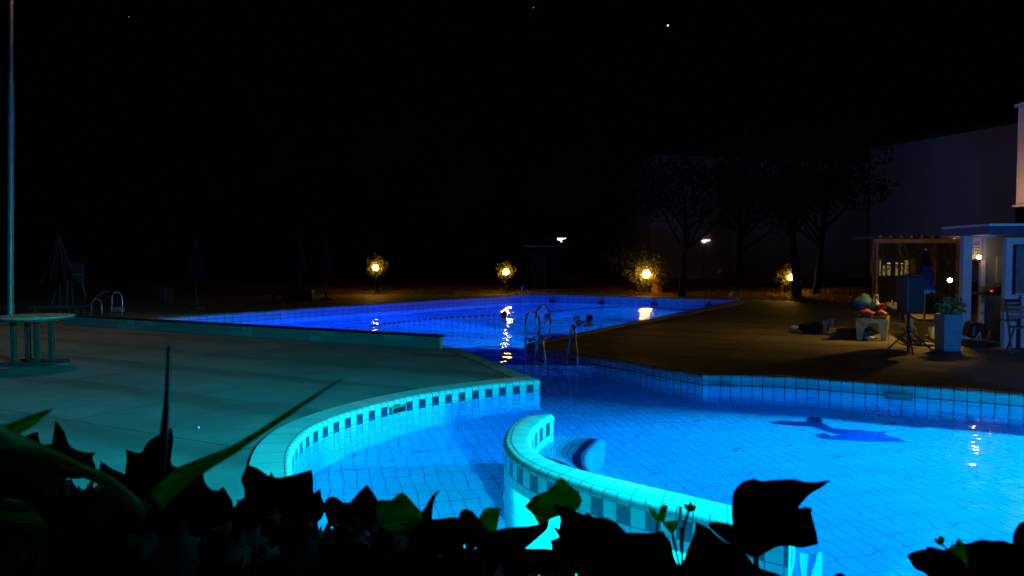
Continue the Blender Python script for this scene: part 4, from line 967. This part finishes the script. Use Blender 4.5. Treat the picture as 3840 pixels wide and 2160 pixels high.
sack(2178, 812, 14.6, (.34, .25, .12), m_redt, 'rust red towel at the front end of the left bench', 'towel', 'folded_towel', z=Zs)
sack(2216, 812, 14.6, (.2, .2, .11), m_or, 'bright orange bundle beside the rust red towel', 'towel', 'folded_towel', z=Zs)
sack(2000, 832, 16.0, (.26, .2, .14), m_wg, 'pale green bag furthest left on the paving', 'bag', z=DZ)
sack(2045, 832, 15.9, (.62, .35, .25), m_blk, 'large dark bag lying on the paving', 'bag', z=DZ)
sack(2135, 828, 16.0, (.55, .3, .10), m_redt, 'red cloth lying on the paving between the bags', 'cloth', 'crumpled_cloth', z=DZ)
sack(2175, 845, 14.9, (.5, .35, .2), m_tealb, 'dark bundle on the ground at the foot of the left bench', 'bag', z=DZ)
sack(2300, 812, 15.4, (.36, .3, .10), m_grn, 'green towel lying between both benches', 'towel', 'folded_towel', z=Zs - .05)
p = far(2187, 850, 14.6); mb = MB(); mb.sphere((0, 0, .03), .1, 12, 7, (1.1, .45, .35)); o = mb.build('sandal', m_wt, smooth=True); o.location = (p.x, p.y, DZ + .01); tag(o, 'pale sandal on the ground under the left bench', 'sandal')
p = far(2082, 820, 15.6); mb = MB(); rows = []
for i in range(9):
    s = i / 8; rows.append([Vector((-.11 + .24 * j / 6 + .03 * s * math.sin(j), -.02 * math.sin(j * 2 + s * 3) - .03 * s, .30 - .26 * s * (1 if j < 3 else .62) + .03 * (j / 6))) for j in range(7)])
mb.quadgrid(rows); o = mb.build('hanging_towel', m_wt, smooth=True); o.location = (p.x, p.y, DZ); sm = o.modifiers.new('s', 'SOLIDIFY'); sm.thickness = .008; tag(o, 'cream towel draped over the right end of the large dark bag', 'towel')

# ------------------------------------------------------------------ speaker on a tripod
g_ = far(2285, 882, 12.6); root = empty('speaker_stand', (g_.x, g_.y, DZ), label='black tripod stand with spread legs under the speaker', cat='tripod stand')
mb = MB(); hs_ = far(2285, 788, 12.6).z - DZ; mb.tube([(0, 0, .02), (0, 0, hs_)], .026, 12); mb.build('pole', m_dark, root)
kz = far(2285, 828, 12.6).z - DZ
for a in (-.05, math.pi + .1, -1.9):
    L = .42; e = Vector((math.cos(a) * L, math.sin(a) * L, .015)); k0 = Vector((0, 0, kz)); mb = MB(); mb.tube([k0, e], .014, 8); mb.build('leg', m_dark, root)
    mb = MB(); mb.tube([k0 * .0 + Vector((0, 0, .1)), lerp(k0, e, .55)], .010, 6); mb.build('brace', m_dark, root)
mb = MB(); mb.lathe((0, 0, kz - .04), [(.03, 0), (.04, .02), (.04, .07), (.03, .09)], 12); mb.build('collar', m_dark, root)
a = far(2263, 692, 12.6); b = far(2311, 788, 12.6); root = empty('loudspeaker', (g_.x, 12.6, b.z), R(12), 'black loudspeaker cabinet on the tripod stand', 'loudspeaker')
wd = (b.x - a.x); ht = a.z - b.z
mb = MB(); mb.prism([(-wd / 2, -.15), (wd / 2, -.15), (wd / 2 * .75, .16), (-wd / 2 * .75, .16)], 0, ht); mb.build('cabinet', m_dark, root, bevel=.03)
mb = MB(); mb.box((0, -.158, ht / 2), (wd * .86, .012, ht * .88)); mb.build('grille', M('speaker_mesh', (.02, .02, .022), .7, 0, .4, 200), root, bevel=.01)
mb = MB(); mb.box((0, 0, ht + .012), (.14, .03, .02)); mb.build('handle', m_dark, root)
# dark parasol with lettering right of the speaker
m_pur = M('purple_parasol_cloth', (.05, .012, .07), .8, 0, .3, 6)
pr_ = parasol(2324, 858, 13.6, 1.0, .2, 'closed purple parasol with white lettering and a teal hem beside the speaker', 0, m_pur)
for ch in list(pr_.children):
    if ch.name.startswith('pole') or ch.name.startswith('base'): pass
def rebuild_parasol():
    for ch in list(pr_.children_recursive): bpy.data.objects.remove(ch)
    zt = far(2320, 625, 13.6).z - DZ; zb = far(2324, 738, 13.6).z - DZ; zm = far(2324, 668, 13.6).z - DZ
    mb = MB(); mb.tube([(0, 0, 0), (0, 0, zt)], .018, 8); mb.build('pole', m_white, pr_)
    mb = MB(); mb.lathe((0, 0, 0), [(.16, 0), (.16, .04), (.04, .07)], 14); mb.build('base', m_dark, pr_)
    rows = []; uv = []
    for k in range(12):
        s = k / 11
        rows.append([Vector(((.025 + .165 * s ** .75 * (.7 + .3 * abs(math.cos(a * 4)))) * math.cos(a), (.025 + .165 * s ** .75 * (.7 + .3 * abs(math.cos(a * 4)))) * math.sin(a), lerp(zt - .04, zb, s))) for a in [2 * math.pi * j / 32 for j in range(32)]])
    mb = MB(); mb.quadgrid(rows[:5], close=True); c1 = mb.build('canopy', m_red, pr_, smooth=True)
    mb = MB(); mb.quadgrid(rows[4:11], close=True); c2 = mb.build('canopy_skirt', m_pur, pr_, smooth=True)
    mb = MB(); mb.quadgrid(rows[10:], close=True); mb.build('hem', M('teal_hem', (.12, .4, .45), .7), c2, smooth=True)
    mb = MB()
    for (cx, cz, rr, a0, a1) in ((-.08, .62, .05, .5, 5), (.0, .5, .055, 2, 7.5), (.08, .42, .045, 0, 4.5), (-.09, .35, .04, 1, 5), (.04, .25, .05, 3, 8)):
        P_ = []
        for q in range(11):
            a = lerp(a0, a1, q / 10); zz = lerp(zb, zt, cz) + rr * 1.3 * math.sin(a); s_ = min(1, max(0, (zt - .04 - zz) / (zt - .04 - zb))); rad = .03 + .165 * s_ ** .75
            ph = -math.pi / 2 + (cx * .8 + rr * math.cos(a)) / rad; P_.append(Vector((rad * math.cos(ph), rad * math.sin(ph), zz)))
        mb.tube(P_, .005, 5)
    mb.build('lettering', m_whitec, c2)
rebuild_parasol()
# teal bin with a plant, chair at the edge
a = far(2365, 790, 12.9); b = far(2404, 882, 12.9)
root = empty('planter_box', ((a.x + b.x) / 2, 12.9, DZ), label='blue green planter box standing between the right bench and the kiosk', cat='planter')
mb = MB(); mb.box((0, 0, (a.z - DZ) / 2), ((b.x - a.x), .3, a.z - DZ), taper=1.1); mb.build('box', M('teal_planter', (.06, .26, .34), .5), root, bevel=.01)
mb = MB(); leafcloud(mb, (0.04, 0, a.z - DZ + .12), .24, 320, .05, random.Random(2), (1, .6, .8)); mb.build('foliage', M('green_leaves', (.08, .16, .04), .6), root)
root = empty('folding_chair', (far(2572, 870, 12.4).x, 12.4, DZ), R(-20), 'wooden folding chair cut by the right edge in front of the kiosk', 'chair')
m_chw = M('reddish_wood', (.16, .06, .03), .6)
for s in (-1, 1):
    mb = MB(); mb.tube([(s * .2, -.22, 0), (s * .2, .22, .85)], .018, 8); mb.build('leg', m_chw, root)
    mb = MB(); mb.tube([(s * .17, .25, 0), (s * .17, -.2, .46)], .018, 8); mb.build('leg', m_chw, root)
mb = MB()
for k in range(5): mb.box((0, -.18 + .085 * k, .45), (.36, .07, .018))
mb.build('seat', m_chw, root)
mb = MB()
for k in range(3): mb.box((0, .14 + k * .035, .62 + k * .075), (.4, .016, .055))
mb.build('backrest', m_chw, root)
# floodlit lamp beyond the frame whose reflection glints in the near pool
p = Vector((11.75, 18.0, 9.0)); root = empty('street_lamp', (14.4, 19.4, zt_tower), label='lamp on a long arm high above the white box on the red column', cat='street lamp')
O = Vector(root.location)
mb = MB(); mb.tube(catmull([O, O + Vector((0, 0, 2.6)), O + Vector((-.4, -.2, 3.5)), p + Vector((.9, .4, .35)), p + Vector((0, 0, .25))], 6), .05, 10); mb.build('mast', m_pole, root, O, smooth=True); mb = MB(); mb.sphere(p, .15, 14, 10); mb.build('globe', emit('far_lamp_glow', (1, .75, .5), 60), root, O)

# ------------------------------------------------------------------ hedge in front of the camera
def c5(l): return [(x / 3.272, 1006.2 + y / 3.272) for x, y in l]
def c6(l): return [(603.7 + x / 2.843, 939.2 + y / 2.843) for x, y in l]
def c7(l): return [(1241 + x / 2.843, 939.2 + y / 2.843) for x, y in l]
def c8(l): return [(1905.1 + x / 2.843, 939.2 + y / 2.843) for x, y in l]
def traced(mb, poly, Y, cup=.008, th=.0012, seed=0):
    rng = random.Random(seed); n = len(poly)
    cx = sum(p[0] for p in poly) / n; cy_ = sum(p[1] for p in poly) / n
    tx, ty = rng.uniform(-.35, .35), rng.uniform(-.25, .25)     # the blade leans, so it has depth of its own
    def pt(x, y, extra=0):
        s = Y / 1865.
        return far(x, y, Y + (x - cx) * s * tx + (y - cy_) * s * ty + extra)
    sub = []
    for i in range(n):      # tips stay sharp, the edges between them bow
        a, b, c, d = [Vector(poly[k % n]) for k in (i - 1, i, i + 1, i + 2)]
        k = max(1, int((c - b).length / 9)); L_ = (c - b).length
        t1 = (c - a).normalized() * L_ if (b - a).normalized().dot((c - b).normalized()) > .25 else (c - b)
        t2 = (d - b).normalized() * L_ if (c - b).normalized().dot((d - c).normalized()) > .25 else (c - b)
        for q in range(k):
            u = q / k; p = (2 * u ** 3 - 3 * u * u + 1) * b + (u ** 3 - 2 * u * u + u) * t1 + (-2 * u ** 3 + 3 * u * u) * c + (u ** 3 - u * u) * t2
            sub.append((p.x, p.y))
    rad = max(math.hypot(x - cx, y - cy_) for x, y in sub)
    b0 = len(mb.v); m = len(sub)
    for lay in (0, th):
        mb.v += [pt(x, y, lay + cup * math.cos(3 * math.atan2(y - cy_, x - cx)) * math.hypot(x - cx, y - cy_) / rad) for x, y in sub]
    tr = tessellate_polygon([[Vector((x, y, 0)) for x, y in sub]])
    for t3 in tr: mb.face([b0 + i for i in t3]); mb.face([b0 + m + i for i in t3])
    for i in range(m): j = (i + 1) % m; mb.face((b0 + i, b0 + j, b0 + m + j, b0 + m + i))
hed = empty('ivy_hedge', (0, .95, DZ), label='dark ivy hedge filling the foreground along the bottom', cat='hedge'); HO = hed.location
LV = [  # outline, depth, material
 (c5([(455, 165), (495, 215), (530, 260), (560, 350), (590, 390), (700, 430), (785, 430), (760, 480), (790, 560), (700, 640), (500, 620), (420, 460), (428, 350), (445, 250)]), .92, 0),
 (c5([(225, 290), (310, 262), (325, 330), (335, 370), (430, 360), (450, 520), (250, 540), (150, 400)]), .98, 0),
 (c5([(0, 330), (110, 340), (260, 420), (420, 500), (560, 640), (420, 760), (200, 700), (0, 640)]), .95, 0),
 (c5([(830, 500), (930, 570), (1040, 625), (1060, 760), (900, 760), (820, 600)]), .9, 0),
 (c5([(1035, 405), (1160, 432), (1210, 350), (1300, 290), (1345, 270), (1415, 225), (1425, 330), (1412, 450), (1418, 535), (1550, 560), (1540, 720), (1300, 800), (1060, 760), (1030, 620), (1042, 480)]), .88, 0),
 (c5([(1500, 620), (1670, 590), (1690, 680), (1745, 740), (1790, 745), (1840, 715), (1880, 780), (1915, 840), (1900, 1000), (1600, 1050), (1450, 900)]), .9, 0),
 (c5([(0, 815), (120, 815), (230, 860), (330, 960), (400, 1045), (200, 1060), (0, 1040)]), .8, 2),
 (c6([(0, 905), (48, 870), (5, 760), (20, 720), (55, 655), (110, 670), (200, 730), (240, 760), (250, 900), (150, 1050), (0, 1120), (-60, 1000)]), .9, 0),
 (c6([(190, 790), (225, 700), (250, 745), (400, 720), (515, 685), (525, 820), (500, 980), (380, 1050), (250, 960)]), .94, 0),
 (c6([(480, 900), (550, 840), (577, 825), (582, 880), (610, 960), (560, 1060), (450, 1040)]), .97, 0),
 (c6([(600, 960), (615, 905), (660, 880), (700, 892), (740, 925), (790, 922), (800, 1060), (640, 1100)]), .95, 0),
 (c6([(770, 950), (790, 920), (840, 860), (910, 795), (950, 850), (985, 905), (1010, 1000), (900, 1120), (780, 1080)]), .93, 0),
 (c6([(970, 930), (1000, 903), (1080, 905), (1155, 850), (1210, 890), (1250, 940), (1300, 1000), (1295, 1080), (1150, 1150), (1000, 1080)]), .89, 2),
 (c6([(1290, 1010), (1330, 950), (1370, 880), (1400, 850), (1430, 835), (1400, 885), (1383, 930), (1370, 1050), (1330, 1110), (1290, 1080)]), .96, 0),
 (c6([(1180, 1090), (1290, 1040), (1400, 1042), (1560, 1033), (1620, 1100), (1560, 1260), (1250, 1260)]), .9, 0),
 (c6([(1545, 1070), (1570, 1010), (1585, 975), (1620, 970), (1660, 985), (1710, 1045), (1770, 1120), (1760, 1240), (1620, 1260)]), .86, 0),
 (c6([(1705, 1050), (1760, 965), (1870, 965), (1850, 1040), (1835, 1120), (1800, 1170), (1730, 1140)]), .93, 2),
 (c7([(-60, 1150), (0, 1128), (90, 1105), (200, 1095), (310, 1080), (370, 1055), (398, 1045), (395, 1100), (330, 1170), (230, 1252), (420, 1260), (560, 1360), (300, 1449), (-60, 1449)]), .87, 0),
 (c7([(220, 950), (300, 875), (400, 830), (450, 775), (485, 740), (530, 780), (560, 810), (620, 870), (637, 910), (600, 975), (520, 1010), (430, 1035), (350, 1075), (322, 1078), (290, 1020), (240, 970)]), .84, 2),
 (c7([(430, 930), (520, 960), (590, 985), (650, 1010), (665, 1000), (680, 993), (710, 1025), (800, 1030), (880, 1070), (950, 1140), (1010, 1230), (980, 1400), (700, 1449), (420, 1400), (418, 1260), (415, 1230), (405, 1195), (470, 1170), (440, 1120), (415, 1085), (470, 1110), (475, 1030)]), .82, 0),
 (c7([(900, 1160), (960, 1140), (1100, 1140), (1190, 1132), (1215, 1125), (1235, 1170), (1262, 1190), (1280, 1250), (1300, 1330), (1330, 1400), (1300, 1500), (900, 1500)]), .9, 0),
 (c7([(1450, 1060), (1490, 1080), (1530, 1100), (1620, 1180), (1800, 1290), (1880, 1380), (1990, 1420), (2060, 1449), (2060, 1540), (1330, 1540), (1345, 1400), (1380, 1280), (1430, 1160)]), .86, 0),
 (c7([(1535, 1090), (1560, 1062), (1600, 1060), (1712, 1082), (1704, 1000), (1706, 930), (1712, 870), (1735, 820), (1775, 780), (1820, 760), (1870, 752), (1910, 768), (1980, 765), (2060, 758), (2150, 757), (2220, 772), (2310, 776), (2380, 765), (2415, 765), (2360, 810), (2290, 850), (2240, 890), (2190, 950), (2150, 1040), (2050, 1180), (1890, 1318), (1855, 1310), (1800, 1290), (1700, 1230), (1600, 1150)]), .72, 0),
 (c8([(130, 1000), (310, 962), (350, 955), (392, 962), (388, 1000), (410, 1080), (428, 1160), (440, 1220), (370, 1238), (300, 1250), (240, 1235), (150, 1240), (60, 1285), (-20, 1320), (-60, 1200)]), .76, 0),
 (c8([(540, 1449), (575, 1430), (605, 1424), (635, 1449), (620, 1520), (520, 1520)]), .8, 0),
 (c8([(1070, 1300), (1095, 1284), (1200, 1262), (1250, 1330), (1270, 1500), (1230, 1460), (1180, 1420), (1130, 1400), (1095, 1350)]), .86, 0),
 (c8([(1200, 1260), (1215, 1240), (1270, 1245), (1330, 1262), (1420, 1300), (1500, 1400), (1480, 1540), (1240, 1540)]), .82, 0),
 (c8([(1340, 1260), (1385, 1235), (1390, 1212), (1410, 1225), (1425, 1195), (1442, 1177), (1480, 1215), (1540, 1260), (1560, 1320), (1540, 1400), (1400, 1360)]), .88, 2),
 (c8([(1480, 1220), (1540, 1205), (1600, 1187), (1680, 1195), (1750, 1195), (1825, 1218), (1828, 1160), (1848, 1110), (1890, 1062), (1960, 1060), (1990, 1540), (1400, 1540), (1500, 1400)]), .8, 0),
 (c8([(1260, 1190), (1275, 1180), (1292, 1182), (1305, 1160), (1325, 1166), (1341, 1180), (1338, 1205), (1322, 1232), (1290, 1222)]), .9, 2),
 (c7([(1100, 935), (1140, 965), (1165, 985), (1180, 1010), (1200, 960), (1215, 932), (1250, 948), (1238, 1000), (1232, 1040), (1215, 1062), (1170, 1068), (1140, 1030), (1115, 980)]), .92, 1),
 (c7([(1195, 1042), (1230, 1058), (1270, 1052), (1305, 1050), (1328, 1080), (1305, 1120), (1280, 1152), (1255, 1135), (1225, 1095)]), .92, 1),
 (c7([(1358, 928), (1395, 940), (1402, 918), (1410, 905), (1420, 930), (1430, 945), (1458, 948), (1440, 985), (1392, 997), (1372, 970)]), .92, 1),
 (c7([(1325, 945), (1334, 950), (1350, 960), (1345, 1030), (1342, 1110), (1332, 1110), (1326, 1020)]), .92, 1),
]
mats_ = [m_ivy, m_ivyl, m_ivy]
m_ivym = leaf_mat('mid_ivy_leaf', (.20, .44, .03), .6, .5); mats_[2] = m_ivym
for i, (poly, Y, mi) in enumerate(LV):
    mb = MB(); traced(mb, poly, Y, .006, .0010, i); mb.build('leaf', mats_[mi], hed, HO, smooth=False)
# stems of the young shoots
mb = MB()
for path in ([(1175, 1065), (1168, 1140), (1180, 1200)], [(1280, 1150), (1310, 1290), (1350, 1440)], [(1337, 1105), (1345, 1250), (1355, 1440)], [(1392, 995), (1362, 1110), (1350, 1250), (1352, 1400)]):
    mb = MB(); mb.tube(catmull([far(x, y, .925) for x, y in c7(path)], 5), .0017, 6); mb.build('stem', m_stem, hed, HO)
mb = MB(); mb.tube([far(x, y, .76) for x, y in c7([(1882, 1300), (1880, 1360), (1900, 1449), (1905, 1520)])], .0026, 6); mb.build('stem', m_stem, hed, HO); mb = MB()
mb.tube([far(x, y, .9) for x, y in c8([(1325, 1225), (1350, 1250), (1360, 1290)])], .0012, 6)
mb.build('stem', m_stem, hed, HO)
# the mass of the hedge: leaves kept under the skyline of the big ones
SK = [(-200, 1120), (0, 1130), (100, 1140), (190, 1160), (245, 1200), (310, 1185), (330, 1165), (440, 1165), (490, 1190), (512, 1215), (530, 1238), (562, 1240), (588, 1268), (622, 1268), (630, 1225), (680, 1225), (760, 1230), (790, 1270), (860, 1272), (900, 1258), (960, 1262), (1000, 1275), (1085, 1310), (1170, 1312), (1230, 1345), (1290, 1345), (1312, 1396), (1404, 1396), (1420, 1360), (1500, 1335), (1600, 1360), (1700, 1400), (1760, 1400), (1800, 1400), (1900, 1450), (1960, 1480), (2100, 1500), (2250, 1500), (2330, 1440), (2400, 1400), (2560, 1390), (2800, 1380)]
def skyl(x):
    for (a, b), (c, d) in zip(SK, SK[1:]):
        if a <= x <= c: return lerp(b, d, (x - a) / (c - a))
    return 1400
rng = random.Random(77); mb = MB(); cnt = 0
shape = [(0, -.5), (.28, -.52), (.5, -.2), (.36, .02), (.42, .25), (.14, .24), (0, .62), (-.14, .24), (-.42, .25), (-.36, .02), (-.5, -.2), (-.28, -.52)]
while cnt < 2600:
    Y = rng.uniform(.8, 1.45); x = rng.uniform(-1.5, 1.5); z = rng.uniform(.3, 1.62) if cnt > 1500 else rng.uniform(1.2, 1.55)
    # project
    dz = z - H; b = (dz * math.cos(PITCH) + Y * math.sin(PITCH)); d = Y * math.cos(PITCH) - dz * math.sin(PITCH)
    px = (CX + F * x / d) / DSP; py = (CY - F * b / d) / DSP
    s = rng.uniform(.045, .08); pr = s * .58 / d * F / DSP
    if py - pr < skyl(px) + 4 or py - pr < skyl(px - pr) or py - pr < skyl(px + pr): continue
    q = Euler((rng.uniform(-.6, .6) + R(80), rng.uniform(-.6, .6), rng.uniform(-.8, .8))).to_matrix()
    b0 = len(mb.v); c = Vector((x, Y, z))
    mb.v.append(c + q @ Vector((0, 0, .006))); mb.v += [c + q @ Vector((u * s, v * s, -.10 * s * abs(u) * 2)) for u, v in shape]
    for k in range(12): mb.face((b0, b0 + 1 + k, b0 + 1 + (k + 1) % 12))
    cnt += 1
fo = mb.build('foliage', m_ivy, hed, HO, smooth=True); fo['kind'] = 'stuff'
# strap leaved plant at the left
st = empty('strap_leaf_plant', (-.4, .62, DZ), label='long green strap leaves fanning out above the hedge at the left', cat='plant')
def strap(pts, Y0, Y1, mat):
    n = len(pts); rows = []; cl = catmull([Vector((x, y, w_)) for x, y, w_ in pts], 6); m = len(cl)
    for i, p in enumerate(cl):
        a = cl[max(0, i - 1)]; b = cl[min(m - 1, i + 1)]; d = Vector((b.x - a.x, b.y - a.y)).normalized(); nn = Vector((-d.y, d.x)); Y = lerp(Y0, Y1, i / (m - 1)); hw = p.z
        rows.append([far(p.x + nn.x * hw, p.y + nn.y * hw, Y + .004), far(p.x, p.y, Y), far(p.x - nn.x * hw, p.y - nn.y * hw, Y + .004)])
    mb = MB(); mb.quadgrid(rows); o = mb.build('leaf', mat, st, st.location, smooth=True); s = o.modifiers.new('s', 'SOLIDIFY'); s.thickness = .0008
strap([(-60, 1070, 26), (10, 1100, 28), (60, 1117, 20), (120, 1143, 18), (200, 1178, 17), (270, 1212, 18), (320, 1250, 18), (352, 1285, 14), (362, 1312, 5)], .50, .66, m_blade)
strap([(-40, 1105, 20), (30, 1080, 18), (80, 1058, 15), (110, 1040, 7), (134, 1029, 1)], .58, .52, m_blade)
strap([(424, 868, 1), (422, 940, 3), (420, 1000, 5), (416, 1060, 8), (410, 1130, 11), (402, 1220, 13), (395, 1320, 14)], .58, .66, m_ivy)
strap([(862, 953, 1), (820, 978, 3.5), (760, 1018, 6), (700, 1058, 8), (640, 1097, 9), (580, 1135, 12), (520, 1165, 18), (450, 1205, 26), (390, 1262, 28)], .44, .62, m_blade)
strap([(-20, 1190, 12), (60, 1235, 22), (140, 1290, 26), (220, 1370, 24), (300, 1480, 14)], .62, .62, m_ivy)

# ------------------------------------------------------------------ small bits on the terrace
mb = MB(); mb.sphere((0, 0, .01), .012, 8, 6); o = mb.build('pebble', m_white); o.location = at(499, 1078, DZ); tag(o, 'tiny white pebble on the left terrace', 'pebble')
